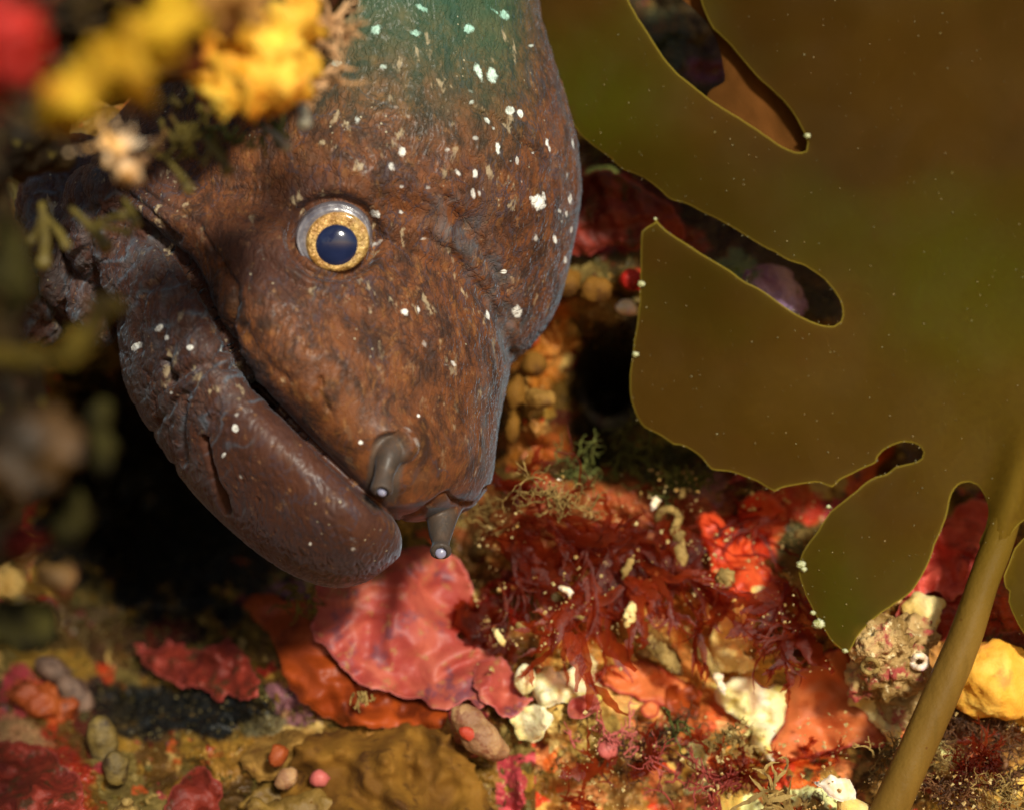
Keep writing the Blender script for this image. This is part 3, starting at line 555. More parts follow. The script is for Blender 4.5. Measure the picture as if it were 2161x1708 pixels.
kb = n.mix(n.attr('stalk'), kb, lin(112, 86, 24, 1.1))
kb = n.mix(n.math('MULTIPLY', n.ramp(n.noise(90, 3, .7), .4, .6), .25), kb, lin(56, 38, 10, 1.))
kb = n.mix(n.math('MULTIPLY', n.ramp(n.noise(9, 5, .65, dist=1.), .60, .75), .35), kb, lin(78, 46, 16, 1.2))
kb = n.mix(n.math('MULTIPLY', n.ramp(n.vor(24), .035, .06, 1, 0), n.ramp(n.noise(5, 2), .5, .6)), kb, lin(150, 140, 90))
kb = n.mix(n.ramp(n.attr('edge'), .6, 4., .85, 0), kb, lin(156, 138, 50, 1.))  # blade's edge glow painted as a paler yellow rim
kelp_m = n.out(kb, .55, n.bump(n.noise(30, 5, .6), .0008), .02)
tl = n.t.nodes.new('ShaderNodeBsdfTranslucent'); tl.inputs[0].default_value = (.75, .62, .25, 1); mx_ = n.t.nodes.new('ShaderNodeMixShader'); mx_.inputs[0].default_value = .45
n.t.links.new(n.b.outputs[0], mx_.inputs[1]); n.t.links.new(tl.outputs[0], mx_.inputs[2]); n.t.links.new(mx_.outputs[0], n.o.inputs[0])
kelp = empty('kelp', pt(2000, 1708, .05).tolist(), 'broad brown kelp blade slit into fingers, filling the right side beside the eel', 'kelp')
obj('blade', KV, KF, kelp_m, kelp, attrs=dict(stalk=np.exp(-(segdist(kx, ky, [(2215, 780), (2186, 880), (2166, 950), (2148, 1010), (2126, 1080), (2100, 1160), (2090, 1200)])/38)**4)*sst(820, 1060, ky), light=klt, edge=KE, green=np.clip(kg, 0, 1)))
n = NT('kelp_stipe'); sc_ = n.noise(4, 4, .55, co=n.map((3, 3, .7)))
stc = n.mix(n.ramp(sc_, .35, .65), lin(110, 82, 32, 1.2), lin(126, 96, 40, 1.2))
stc = n.mix(n.ramp(n.noise(12, 5, .6, co=n.map((3, 3, .5))), .5, .7, 0, .5), stc, lin(92, 70, 26))
stc = n.mix(n.math('MULTIPLY', n.ramp(n.vor(16), .05, .09, 1, 0), n.ramp(n.noise(7, 2), .5, .56)), stc, lin(170, 160, 110))
stc = n.mix(n.ramp(n.noise(34, 2), .70, .74, 0, .6), stc, lin(80, 40, 16))
stc = n.mix(n.attr('tip'), stc, lin(102, 78, 22, 1.15))
stipe_m = n.out(stc, .5, n.bump(n.noise(12, 6, .7), .006), .06)
mb = MB(); st_ = crom([(2186, 880, .16, 20), (2166, 950, .14, 28), (2148, 1010, .11, 33), (2126, 1080, .05, 35), (2104, 1150, .01, 37), (2074, 1230, -.02, 37), (2038, 1340, -.05, 40), (1992, 1450, -.07, 42), (1944, 1560, -.09, 43), (1899, 1660, -.10, 44), (1846, 1780, -.1, 45), (1790, 1920, -.05, 52), (1740, 2060, .0, 56)], 60)
st_[:, 2] = np.where(st_[:, 1] < 1190, kelp_d(st_[:, 0], st_[:, 1])+st_[:, 3]/1000*np.interp(st_[:, 1], [880, 950, 1010, 1070, 1110, 1150, 1190], [1.5, 1.3, 1.12, .97, .86, .6, .2]), st_[:, 2]); st_[:, 2] = np.convolve(np.pad(st_[:, 2], 3, 'edge'), np.ones(7)/7, 'valid')
P = pt(st_[:, 0], st_[:, 1], st_[:, 2]+.012); mb.tube(P, .88*st_[:, 3]/1000*S*(D+st_[:, 2])/D*(1+.02*fbm(st_[:, 1]/60, 0, 0, 2, 5)), 28)
V, F = mb.arr(); V[:, 1] = V[:, 1]*1.0
obj('stipe', V, F, stipe_m, kelp, attrs=dict(tip=sst(1420, 1130, unpt(V)[1])))
mb = MB(); mb.add(*sheet([(1420, -60), (1560, 60), (1650, 150), (1740, 260), (1745, 350), (1690, 360), (1600, 330), (1520, 290), (1490, 210), (1500, 190), (1530, 170), (1500, 60), (1400, -40)], lambda a, b: kelp_d(a, b)+.045+.01*fbm(a/90, b/90, 0, 2, 7), lambda a, b, e: .008+0*a, 10, 1, 20, 9)[:2])
mb.obj('kelp_fragment', organic('kelp_fragment', [lin(72, 44, 16), lin(98, 60, 26)], 4., .9, .002, 20, .02), label='small orange brown kelp piece seen through the top slit of the large blade', cat='kelp')
# bits of sediment and tiny tube worms stuck along the blade and drifting near it
mb = MB(); r_ = random.Random(9)
V4 = np.array([(1, 1, 1), (1, -1, -1), (-1, 1, -1), (-1, -1, 1)])*.6; F4 = [(0, 1, 2), (0, 3, 1), (0, 2, 3), (1, 3, 2)]
for i in range(950):
    x_, y_ = r_.uniform(1180, 2161), r_.uniform(0, 1330)
    if not inside(np.array([x_]), np.array([y_]), K)[0]: continue
    d_ = float(kelp_d(x_, y_))-r_.choice([.004, .004, .02, .06]); q = r_.choice([.5, .6, .7, .9, 1.2, 1.7])*r_.uniform(.6, 1.1)
    A = V4*np.array([q*r_.uniform(.6, 1.6), q, q*r_.uniform(.6, 1.4)]); mb.add(pt(x_, y_, d_)+A/1000*S, F4)
for i in range(140):
    j = r_.randrange(len(K)-60); a, b = K[j], K[j+1]; t = r_.random(); x_, y_ = a[0]+(b[0]-a[0])*t, a[1]+(b[1]-a[1])*t
    q = r_.uniform(.5, 2.); mb.add(pt(x_+r_.gauss(0, 2), y_+r_.gauss(0, 2), float(kelp_d(x_, y_))-.003)+V4*q/1000*S, F4)
for i in range(260):
    x_, y_ = r_.uniform(200, 2161), r_.uniform(600, 1708); d_ = rd(x_, y_)-r_.uniform(.05, .3); q = r_.uniform(.4, 1.0)
    mb.add(pt(x_, y_, d_)+V4*q/1000*S, F4)
mb.obj('sediment_specks', organic('sediment', [lin(150, 150, 110), lin(190, 170, 120)], 20, .6, .001), kind='stuff', smooth=False)
for (cx, cy, r) in ((1353, 600, 8), (1341, 748, 7), (1383, 462, 4), (1690, 1190, 10), (1696, 1200, 7), (1727, 1315, 13), (1715, 1292, 6), (1783, 1372, 6), (1748, 1068, 5), (1704, 287, 7)):
    V, F = blob(cx, cy, float(kelp_d(cx, cy))-.006, r, r*.8, r*.7, lvl=3, amp=.5, fr=3, seed=cx)
    obj('encrusting_clump', V, F, organic('clump', [lin(150, 150, 90), lin(205, 205, 170)], 30, .3, .004, 60) if 'clump' not in bpy.data.materials else bpy.data.materials['clump'],
        label={1353: 'glassy speck on the left rim of the middle kelp finger, upper one', 1341: 'glassy speck on the left rim of the middle kelp finger, lower one', 1383: 'tiny pale speck at the pointed top corner of the middle kelp finger', 1690: 'pale crusty speck at the left bulge of the lower kelp finger',
               1696: 'smaller pale speck just inside the left bulge of the lower kelp finger', 1727: 'largest pale granular clump on the lower kelp finger rim above the red growth', 1715: 'small pale clump just above the largest rim clump of the lower kelp finger', 1783: 'pale green speck at the bottom tip of the lower kelp finger',
               1748: 'tiny pale speck high on the lower kelp finger under the short slit', 1704: 'tiny ring-like speck at the tip of the top kelp slit'}[cx], cat='clump', group='pale specks stuck along the kelp rim')

# ---------------------------------------------------------------- growths on the reef
def M(name, f):
    return bpy.data.materials.get(name) or f()
PINK = edged('pink_crust', [lin(160, 62, 54), lin(188, 96, 74), lin(124, 66, 74), lin(164, 116, 72)], lin(200, 104, 98), 5., sc=5., bump=.004, bsc=30)
PINK2 = edged('dark_pink_crust', [lin(96, 30, 20), lin(142, 50, 34), lin(76, 46, 24)], lin(160, 66, 58), 6., sc=7., bump=.012)
ORNG = edged('orange_sponge', [lin(138, 54, 12), lin(166, 70, 18), lin(112, 42, 10)], lin(160, 66, 20), 5., sc=3., bump=.003, bsc=50)
SALM = edged('salmon_sponge', [lin(206, 106, 56), lin(226, 130, 72), lin(184, 84, 44)], lin(176, 56, 50), 7., sc=4., bump=.004, bsc=70)
CREAM = organic('cream_sponge', [lin(222, 186, 104), lin(250, 232, 170), lin(240, 206, 110)], 7., .6, .012, 22, .25, .15)
WHITE = organic('white_sponge', [lin(236, 216, 140), lin(255, 250, 220), lin(214, 196, 90)], 6., .6, .014, 24, .25, .15)
TAN = organic('tan_crust', [lin(124, 88, 34), lin(160, 120, 56), lin(96, 62, 24)], 8., .7, .014, 26, .2)
TANB = organic('brown_sponge', [lin(104, 68, 18), lin(138, 96, 30), lin(76, 46, 12)], 5., .8, .006, 20, .2, .1)
YEL = organic('yellow_sponge', [lin(220, 150, 24), lin(255, 214, 84), lin(216, 130, 24)], 4., .6, .02, 14, .3, .2)
YEL2 = organic('mustard_sponge', [lin(160, 116, 10), lin(220, 174, 34), lin(176, 92, 14)], 3.5, .65, .02, 12, .25, .2)
RED = organic('red_sponge', [lin(150, 20, 12), lin(196, 44, 30), lin(110, 24, 16)], 4., .55, .012, 14, .3, .15)
DARK = organic('dark_rock', [lin(30, 22, 10), lin(62, 46, 16), lin(70, 34, 12)], 4., .8, .02, 12, .2, fleck=lin(96, 84, 30), fs=14)
OLIVE = organic('olive_growth', [lin(70, 58, 20), lin(120, 104, 40), lin(88, 52, 18)], 8., .7, .02, 20, .2)
PALE = organic('pale_squirt', [lin(146, 104, 72), lin(186, 146, 100), lin(128, 78, 52)], 12., .5, .010, 30, .3, .3)
ALG = organic('red_alga', [lin(84, 24, 8), lin(124, 46, 16), lin(62, 26, 12)], 12., .4, .004, 40, .3)
ALG2 = organic('bright_red_alga', [lin(128, 42, 14), lin(164, 62, 22), lin(96, 30, 12)], 12., .35, .004, 40, .4)
GRN = organic('green_fuzz', [lin(62, 66, 26), lin(112, 116, 56), lin(50, 44, 20)], 16., .7, .004, 40, .2)
SAND = organic('tan_turf', [lin(120, 96, 48), lin(176, 146, 84), lin(88, 60, 28)], 16., .7, .006, 40, .25)
BRN = organic('brown_turf', [lin(72, 42, 20), lin(120, 78, 40), lin(52, 30, 20)], 14., .6, .006, 40, .35)
SHELL = organic('shell', [lin(250, 240, 226), lin(240, 200, 130), lin(226, 190, 190)], 9., .35, .006, 26, .5)
for m_, tr in ((ALG, .4), (ALG2, .35)):
    T_ = m_.node_tree; tl = T_.nodes.new('ShaderNodeBsdfTranslucent'); tl.inputs[0].default_value = (.42, .09, .03, 1); tp = T_.nodes.new('ShaderNodeBsdfTransparent'); tp.inputs[0].default_value = (.85, .35, .22, 1)
    x1 = T_.nodes.new('ShaderNodeMixShader'); x1.inputs[0].default_value = .5; x2 = T_.nodes.new('ShaderNodeMixShader'); x2.inputs[0].default_value = tr
    T_.links.new(T_.nodes['Principled BSDF'].outputs[0], x1.inputs[1]); T_.links.new(tl.outputs[0], x1.inputs[2]); T_.links.new(x1.outputs[0], x2.inputs[1]); T_.links.new(tp.outputs[0], x2.inputs[2]); T_.links.new(x2.outputs[0], T_.nodes['Material Output'].inputs[0])

def lump(name, blobs, mat, label, cat, vox=.008, amp=.012, sc=45., group=None, seed=0, kind=None, parent=None, pits=0.):
    mb = MB()
    for b in blobs: mb.add(*blob(*b[:6], b[6] if len(b) > 6 else 0, 3, .18, 1.6, seed=seed+int(b[0])))
    V, F = mb.arr(); V, F, N = remesh(V, F, vox, 2); x_, y_, d_ = unpt(V)
    hh_ = amp*fbm(x_/sc, y_/sc, d_*1000/sc, 4, 900+seed)
    if pits: hh_ = hh_-pits*sst(.25, .5, fbm(x_/(sc*.5), y_/(sc*.5), d_*2000/sc, 2, 950+seed))
    V = V+N*(hh_*S)[:, None]
    return obj(name, V, F, mat, parent=parent, label=label, cat=cat, group=group, kind=kind)
def on(px, py, off=0.): return rd(px, py)+off

crust('orange_sponge', [(515, 1268), (560, 1250), (610, 1265), (655, 1262), (676, 1330), (730, 1400), (850, 1462), (930, 1478), (944, 1520), (890, 1545), (800, 1535), (735, 1528), (672, 1504), (628, 1470), (600, 1425), (588, 1380), (566, 1335), (535, 1305)], ORNG,
      'smooth deep orange sponge sheet showing below and left of the large pink crust', 'sponge', lift=.04, thick=.04, follow=.55, relief=.012, rs=110, wob=7, seed=1, round_=22)
pc = crust('pink_crust', [(655, 1245), (700, 1215), (780, 1185), (850, 1160), (905, 1150), (960, 1172), (990, 1215), (1000, 1262), (985, 1310), (962, 1345), (1005, 1362), (1045, 1385), (1062, 1410), (1082, 1432), (1090, 1458), (1112, 1470), (1095, 1484), (1066, 1498), (1040, 1478), (1012, 1490), (990, 1474), (962, 1486), (940, 1496), (905, 1490), (890, 1470), (858, 1474), (822, 1456), (790, 1452), (758, 1440), (724, 1412), (706, 1384), (684, 1362), (662, 1342), (656, 1316), (668, 1290), (662, 1265)], PINK,
      'large wavy pink crust plate under the tip of the lower jaw', 'crust', lift=.12, thick=.022, follow=.25, relief=.016, rs=130, wob=5, ws=26, seed=2, step=4.5, round_=9, curl=.003)
crust('pink_crust', [(288, 1352), (330, 1372), (362, 1350), (405, 1368), (445, 1365), (482, 1346), (520, 1380), (532, 1412), (548, 1440), (542, 1464), (512, 1476), (484, 1466), (462, 1474), (432, 1452), (380, 1446), (342, 1424), (308, 1402)], PINK2,
      'ragged pink crust ledge above the black hollow, left of the orange sponge', 'crust', lift=.10, thick=.025, follow=.5, relief=.02, rs=40, wob=9, ws=14, seed=3, step=4.5, curl=.004)
crust('pink_crust', [(350, 1690), (385, 1640), (420, 1615), (448, 1630), (470, 1660), (462, 1700), (480, 1760), (340, 1780)], PINK2, 'bright pink crust patch at the bottom edge left of centre', 'crust', lift=.04, thick=.03, follow=.5, wob=6, seed=4)
crust('red_crust', [(-60, 1590), (30, 1560), (90, 1575), (130, 1610), (170, 1640), (180, 1700), (200, 1780), (-60, 1800)], PINK2, 'dark red crust filling the bottom left corner', 'crust', lift=.05, thick=.04, follow=.6, relief=.02, wob=10, seed=5)
crust('crimson_crust', [(1130, 380), (1220, 372), (1260, 358), (1310, 368), (1350, 392), (1420, 440), (1450, 500), (1390, 500), (1352, 528), (1290, 520), (1250, 534), (1200, 536), (1120, 500)], PINK2, 'crimson crust behind the nape, between the eel and the kelp', 'crust', depth=.45, lift=.05, thick=.05, follow=.4, relief=.02, rs=60, wob=9, seed=6)
crust('salmon_sponge', [(1655, 1442), (1690, 1412), (1722, 1388), (1752, 1372), (1785, 1368), (1798, 1392), (1790, 1420), (1808, 1452), (1832, 1490), (1862, 1530), (1876, 1556), (1862, 1578), (1810, 1572), (1770, 1582), (1725, 1590), (1680, 1604), (1632, 1606), (1622, 1585), (1640, 1550), (1656, 1515), (1658, 1480)], SALM,
      'flat salmon orange sponge patch left of the kelp stipe', 'sponge', lift=.07, thick=.04, follow=.25, relief=.006, rs=80, wob=5, seed=7, round_=22)
crust('orange_sponge', [(1262, 1420), (1300, 1400), (1352, 1392), (1402, 1412), (1450, 1440), (1482, 1462), (1440, 1478), (1395, 1486), (1340, 1470), (1290, 1452)], SALM, 'small orange patch right of the cream sponge, above two round orange spots', 'sponge', lift=.06, thick=.03, follow=.4, wob=6, seed=8)
crust('round_sponge', [(1404, 1452), (1430, 1438), (1462, 1440), (1478, 1468), (1474, 1500), (1450, 1518), (1420, 1512), (1403, 1486)], ORNG, 'round burnt orange sponge spot, larger of a pair', 'sponge', lift=.08, thick=.03, follow=.2, relief=.004, wob=2, seed=9)
crust('round_sponge', [(1352, 1492), (1368, 1476), (1388, 1482), (1392, 1502), (1378, 1514), (1358, 1510)], SALM, 'small round bright orange sponge spot, smaller of a pair', 'sponge', lift=.07, thick=.03, follow=.2, relief=.004, wob=2, seed=10)
crust('red_sponge', [(1470, 1090), (1510, 1080), (1560, 1120), (1600, 1170), (1640, 1230), (1650, 1290), (1600, 1300), (1560, 1262), (1530, 1270), (1490, 1240), (1500, 1180), (1478, 1140)], edged('scarlet_sponge', [lin(206, 66, 28), lin(228, 96, 48), lin(150, 40, 18)], lin(220, 90, 60), 5., sc=5., bump=.004), 'scarlet translucent sponge lobe left of the lower kelp finger', 'sponge', lift=.09, thick=.04, follow=.2, relief=.012, rs=60, wob=6, seed=11)
crust('red_sponge', [(1560, 1060), (1600, 1036), (1640, 1050), (1660, 1085), (1640, 1120), (1600, 1130), (1565, 1100)], M('scarlet_sponge', None), 'small scarlet lobe just under the kelp notch', 'sponge', lift=.08, thick=.03, follow=.3, wob=5, seed=12)
crust('pink_sponge', [(1900, 1240), (1950, 1170), (1995, 1100), (2030, 1060), (2090, 1060), (2085, 1140), (2060, 1230), (2010, 1262), (1965, 1246), (1925, 1275)], edged('rose_sponge', [lin(190, 60, 50), lin(216, 88, 72), lin(150, 40, 30)], lin(225, 120, 110), 6., sc=6.), 'rose pink crust behind the slit beside the kelp stipe', 'crust', lift=.10, thick=.04, follow=.3, relief=.016, wob=7, seed=13)
crust('maroon_crust', [(1890, 1290), (1930, 1255), (1985, 1268), (2030, 1290), (2010, 1340), (1960, 1356), (1915, 1330)], edged('maroon_crust', [lin(110, 24, 14), lin(150, 44, 26), lin(80, 20, 16)], lin(170, 70, 50), 5.), 'dark maroon crust left of the stipe, above the cream growth', 'crust', lift=.09, thick=.03, follow=.3, wob=6, seed=14)
crust('pink_crust', [(1200, 1480), (1235, 1462), (1262, 1470), (1268, 1492), (1240, 1510), (1206, 1514)], PINK, 'small rose crust between cream sponges right of the large pink plate', 'crust', lift=.10, thick=.03, follow=.2, wob=4, seed=15)
crust('pink_crust', [(2086, 1360), (2120, 1330), (2200, 1350), (2240, 1480), (2170, 1500), (2140, 1440), (2120, 1400)], PINK2, 'pink crust over the yellow sponge at the right edge', 'crust', lift=.15, thick=.04, follow=.3, wob=8, seed=16)
crust('mauve_crust', [(1560, 600), (1590, 560), (1640, 560), (1690, 600), (1700, 660), (1640, 670), (1590, 640)], organic('mauve_crust', [lin(120, 84, 130), lin(170, 140, 180), lin(70, 80, 60)], 6.), 'mauve grey crust seen through the middle kelp slit', 'crust', depth=.34, lift=.06, thick=.04, follow=0, wob=7, seed=17)
# cream and white sponges
lump('cream_sponge', [(1108, 1432, on(1108, 1432, -.10), 24, 34, 22)], WHITE, 'small smooth white lobe at the right end of the large pink crust', 'sponge', seed=21, amp=.004)
crust('cream_sponge', [(1100, 1420), (1130, 1424), (1150, 1405), (1200, 1412), (1225, 1385), (1245, 1378), (1260, 1400), (1252, 1430), (1272, 1450), (1268, 1482), (1220, 1478), (1180, 1484), (1150, 1494), (1130, 1478), (1115, 1450)], WHITE, 'knobbly cream yellow sponge right of the large pink crust', 'sponge', lift=.09, thick=.06, relief=.014, rs=34, wob=7, ws=20, seed=22, round_=24)
crust('cream_sponge', [(1075, 1500), (1110, 1488), (1150, 1490), (1166, 1515), (1150, 1545), (1130, 1564), (1100, 1560), (1085, 1530)], WHITE, 'white sponge lump under the cream one, beside the pale sea squirt', 'sponge', lift=.08, thick=.05, relief=.012, rs=30, wob=6, seed=23, round_=22)
crust('cream_sponge', [(1508, 1455), (1540, 1435), (1575, 1428), (1605, 1446), (1655, 1450), (1660, 1500), (1642, 1540), (1628, 1562), (1634, 1602), (1612, 1597), (1590, 1572), (1580, 1532), (1545, 1507), (1520, 1490)], WHITE, 'bright white sponge lump bordering the salmon patch', 'sponge', lift=.10, thick=.05, relief=.012, rs=40, wob=6, seed=24, round_=24)
crust('cream_sponge', [(1535, 1290), (1550, 1262), (1580, 1240), (1615, 1232), (1637, 1250), (1622, 1280), (1602, 1300), (1592, 1340), (1570, 1376), (1600, 1402), (1560, 1422), (1510, 1402), (1496, 1352), (1508, 1312)], CREAM, 'peach and cream sponge lobes below the scarlet sponge', 'sponge', lift=.11, thick=.06, relief=.012, rs=50, wob=6, seed=25, round_=28)
crust('cream_sponge', [(1790, 1480), (1812, 1436), (1850, 1445), (1884, 1500), (1904, 1565), (1886, 1572), (1850, 1532), (1820, 1502)], CREAM, 'cream sponge rim between the salmon patch and the granular knob', 'sponge', lift=.10, thick=.04, relief=.012, rs=40, wob=6, seed=26, round_=18)
crust('cream_sponge', [(1290, 1300), (1330, 1290), (1390, 1330), (1440, 1390), (1420, 1410), (1370, 1390), (1310, 1350)], TAN, 'tan sandy crust under the hanging red fronds', 'crust', lift=.07, thick=.03, relief=.014, rs=40, wob=9, seed=29, round_=18)
crust('pink_crust', [(1010, 1400), (1050, 1384), (1085, 1420), (1098, 1462), (1122, 1474), (1100, 1500), (1066, 1512), (1040, 1490), (1010, 1470), (1000, 1436)], PINK, 'small overlapping lobes at the lower right end of the large pink crust', 'crust', lift=.115, thick=.02, follow=.3, relief=.014, rs=60, wob=7, ws=16, seed=36, step=4.5, round_=9)
lump('cream_sponge', [(1950, 1290, on(1950, 1290, -.09), 42, 40, 34), (1920, 1330, on(1920, 1330, -.06), 50, 26, 30)], CREAM, 'cream lobe between the granular lump and the maroon crust', 'sponge', amp=.012, sc=40, seed=26)
lump('yellow_sponge', [(2100, 1430, on(2100, 1430, -.15), 84, 84, 60, .2), (2055, 1462, on(2055, 1462, -.15), 56, 50, 40, .2), (2190, 1470, on(2190, 1470, -.06), 80, 80, 60)], organic('bright_yellow_sponge', [lin(236, 172, 60), lin(255, 214, 104), lin(224, 150, 70)], 5., .6, .008, 22, .2, .15), 'broad bright yellow sponge right of the kelp stipe', 'sponge', amp=.014, sc=70, seed=27)
g_ = lump('granular_growth', [(1860, 1350, on(1860, 1350, -.16), 70, 52, 60, -.3), (1885, 1410, on(1885, 1410, -.15), 80, 60, 60), (1830, 1420, on(1830, 1420, -.12), 46, 60, 44, .2), (1900, 1480, on(1900, 1480, -.10), 56, 66, 50, -.5), (1930, 1330, on(1930, 1330, -.11), 46, 38, 44)], organic('granular', [lin(140, 106, 50), lin(206, 170, 110), lin(170, 70, 60)], 9., .55, .018, 34, .35, fleck=lin(236, 214, 160), fs=46), 'sandy granular encrusted knob at the foot of the lower kelp finger', 'growth', vox=.006, amp=.018, sc=30, seed=28, pits=.008)
def ring_shell(cx, cy, d_, R, r, label, seed, mat, n=40, cat='barnacle', name='barnacle'):
    mb = MB(); th = np.linspace(0, 2*math.pi, n)
    P = pt(cx+R*np.cos(th)*(1+.06*np.sin(3*th)), cy+R*.85*np.sin(th), d_-.01+.01*np.sin(th*2+seed)); mb.tube(P, r/1000*S*(1+.25*fbm(np.cos(th)*2, np.sin(th)*2, seed, 2)), 9)
    return mb.obj(name, mat, label=label, cat=cat)
ring_shell(1836, 1404, on(1836, 1404, -.26), 17, 5, 'small ring shaped tube opening on the granular knob', 1, SAND)
ring_shell(1940, 1395, on(1940, 1395, -.2), 15, 7, 'pale curled worm tube on the right side of the granular knob', 2, SHELL, cat='worm tube', name='worm_tube')
ring_shell(1410, 1092, on(1410, 1092, -.14), 22, 9, 'tan ring shaped coil among the dark red seaweed', 3, SAND, cat='worm tube', name='worm_tube')
ring_shell(2104, 1608, on(2104, 1608, -.12), 18, 6, 'brown oval ring shell in the tufts right of the stipe', 4, BRN)
# pale sea squirts and shells
sq = lump('sea_squirt', [(990, 1522, on(990, 1522, -.12), 46, 34, 30, .75), (1020, 1560, on(1020, 1560, -.12), 52, 38, 32, .6), (1044, 1580, on(1044, 1580, -.11), 34, 26, 26, .3)], PALE, 'pale translucent sea squirt with a red spot under the pink crust', 'sea squirt', seed=31, amp=.004)
obj('red_spot', *blob(990, 1548, on(1000, 1540, -.148), 24, 14, 8, .5, 3, .1), M('ocs', lambda: organic('ocs', [lin(180, 60, 36), lin(206, 84, 50)], 8.)), sq)
lump('sea_squirt', [(112, 1412, on(112, 1412, -.1), 44, 28, 26, .6), (160, 1462, on(160, 1462, -.1), 52, 28, 26, .9)], organic('mauve_squirt', [lin(88, 66, 52), lin(120, 92, 74), lin(70, 46, 34)], 10., .6, .012), 'long mauve grey finger shaped squirt in the lower left', 'sea squirt', seed=32, amp=.005)
lump('sea_squirt', [(216, 1560, on(216, 1560, -.1), 34, 54, 26, -.15), (246, 1620, on(246, 1620, -.1), 28, 40, 26, -.2)], organic('olive_squirt', [lin(74, 60, 28), lin(122, 100, 46), lin(56, 40, 18)], 10., .6, .012), 'upright olive capsule squirt beside the black hollow', 'sea squirt', seed=33, amp=.005)
lump('sea_squirt', [(604, 1640, on(604, 1640, -.1), 22, 30, 20, .7)], PALE, 'tiny pale oval squirt on the brown sponge at bottom centre', 'sea squirt', seed=34, amp=.004)
lump('shell_fragment', [(262, 1715, on(262, 1700, -.1), 34, 24, 22, .2), (268, 1690, on(262, 1700, -.12), 16, 12, 14)], SAND, 'small pale shell bit in sand near the bottom left', 'shell', seed=35)
V, F, _, _ = sheet([(1718, 1650), (1738, 1645), (1752, 1632), (1768, 1640), (1790, 1642), (1803, 1662), (1806, 1684), (1780, 1690), (1752, 1680), (1736, 1664)], lambda a, b: on(1760, 1660, -.17)+.0*a+.00035*np.abs(a-1762), lambda a, b, e: .018+0*a, 4, 2, 10, 3, round_=16)
obj('shell', V, F, SHELL, label='pointed white shell piece at the bottom left of the stipe', cat='shell')
mb = MB(); q = crom([(1775, 1694), (1800, 1706), (1830, 1730), (1860, 1790)], 14); mb.tube(pt(q[:, 0], q[:, 1], on(1800, 1690, -.13)), np.linspace(20, 30, 14)/1000*S, 16)
mb.obj('worm_tube', CREAM, label='smooth peach tube curving out under the white shell piece', cat='worm tube')
# brown and tan sponges along the bottom
crust('brown_sponge', [(640, 1562), (700, 1540), (770, 1552), (850, 1528), (930, 1540), (975, 1572), (1004, 1620), (1030, 1680), (1040, 1740), (620, 1750), (596, 1680), (610, 1610)], TANB, 'wide yellow brown sponge crust below the orange sheet', 'sponge', lift=.08, thick=.05, relief=.020, rs=70, wob=10, seed=41, round_=30)
crust('tan_sponge', [(500, 1600), (550, 1560), (610, 1540), (650, 1560), (640, 1600), (600, 1640), (540, 1640)], TAN, 'tan crust between the black hollow and the wide brown sponge', 'sponge', lift=.06, thick=.04, relief=.018, rs=50, wob=10, seed=42, round_=24)
lump('tan_sponge', [(660, 1720, on(660, 1708, -.06), 130, 44, 40, .0), (560, 1690, on(560, 1690, -.05), 60, 30, 30)], organic('straw_sponge', [lin(116, 88, 34), lin(150, 116, 50), lin(90, 60, 22)], 6.), 'straw coloured sponge at the bottom edge', 'sponge', amp=.02, sc=50, seed=43)
lump('orange_sponge', [(95, 1482, on(95, 1482, -.07), 66, 36, 34, .35)], organic('coral_orange', [lin(140, 60, 18), lin(164, 80, 30), lin(104, 44, 16)], 6.), 'orange sponge mound under the mauve squirt at lower left', 'sponge', amp=.02, sc=36, seed=44)
lump('orange_sponge', [(590, 1580+10, on(590, 1590, -.12), 20, 26, 18, .4)], M('coral_orange', None), 'tiny orange knob on the tan mound', 'sponge', amp=.01, seed=45)
lump('pink_nodule', [(674, 1783-440+300, on(674, 1643, -.1), 20, 20, 16)], PINK, 'tiny pink nodule near the bottom centre', 'nodule', seed=46, amp=.006)
lump('pink_nodule', [(1282, 1580, on(1282, 1580, -.1), 24, 20, 16)], PINK, 'small pink nodule in the turf right of the black gap', 'nodule', seed=47, amp=.008)
for i, (cx, cy, rx, ry, dd, m_, lb) in enumerate(((1088, 832, 22, 44, -.07, TANB, 'pale yellow lobe touching the right edge of the snout'), (1082, 900, 18, 40, -.06, TANB, 'orange cream lobe lower on the right edge of the snout'), (1128, 770, 30, 26, -.06, TANB, 'brown round knob in the gap below the nape'),
        (1140, 840, 34, 22, -.08, TAN, 'yellowish knob in the gap right of the snout'), (1190, 600, 40, 34, -.07, TANB, 'golden brown lobe just under the crimson crust'), (1256, 610, 34, 30, -.06, TANB, 'brown lobe in the gap near the kelp corner'),
        (1330, 592, 24, 22, -.1, RED, 'small bright red lobe against the left kelp rim'), (1322, 650, 24, 18, -.1, SHELL, 'small pale pink lobe against the left kelp rim'), (1270, 372, 40, 20, -.12, GRN, 'pale green lump above the crimson crust'), (1120, 655+60, 24, 20, -.05, ORNG, 'orange lump touching the underside of the nape'))):
    lump('sponge_knob', [(cx, cy, on(cx, cy, dd), rx, ry, (rx+ry)/2, .1)], m_, lb, 'sponge', amp=.008, seed=60+i)

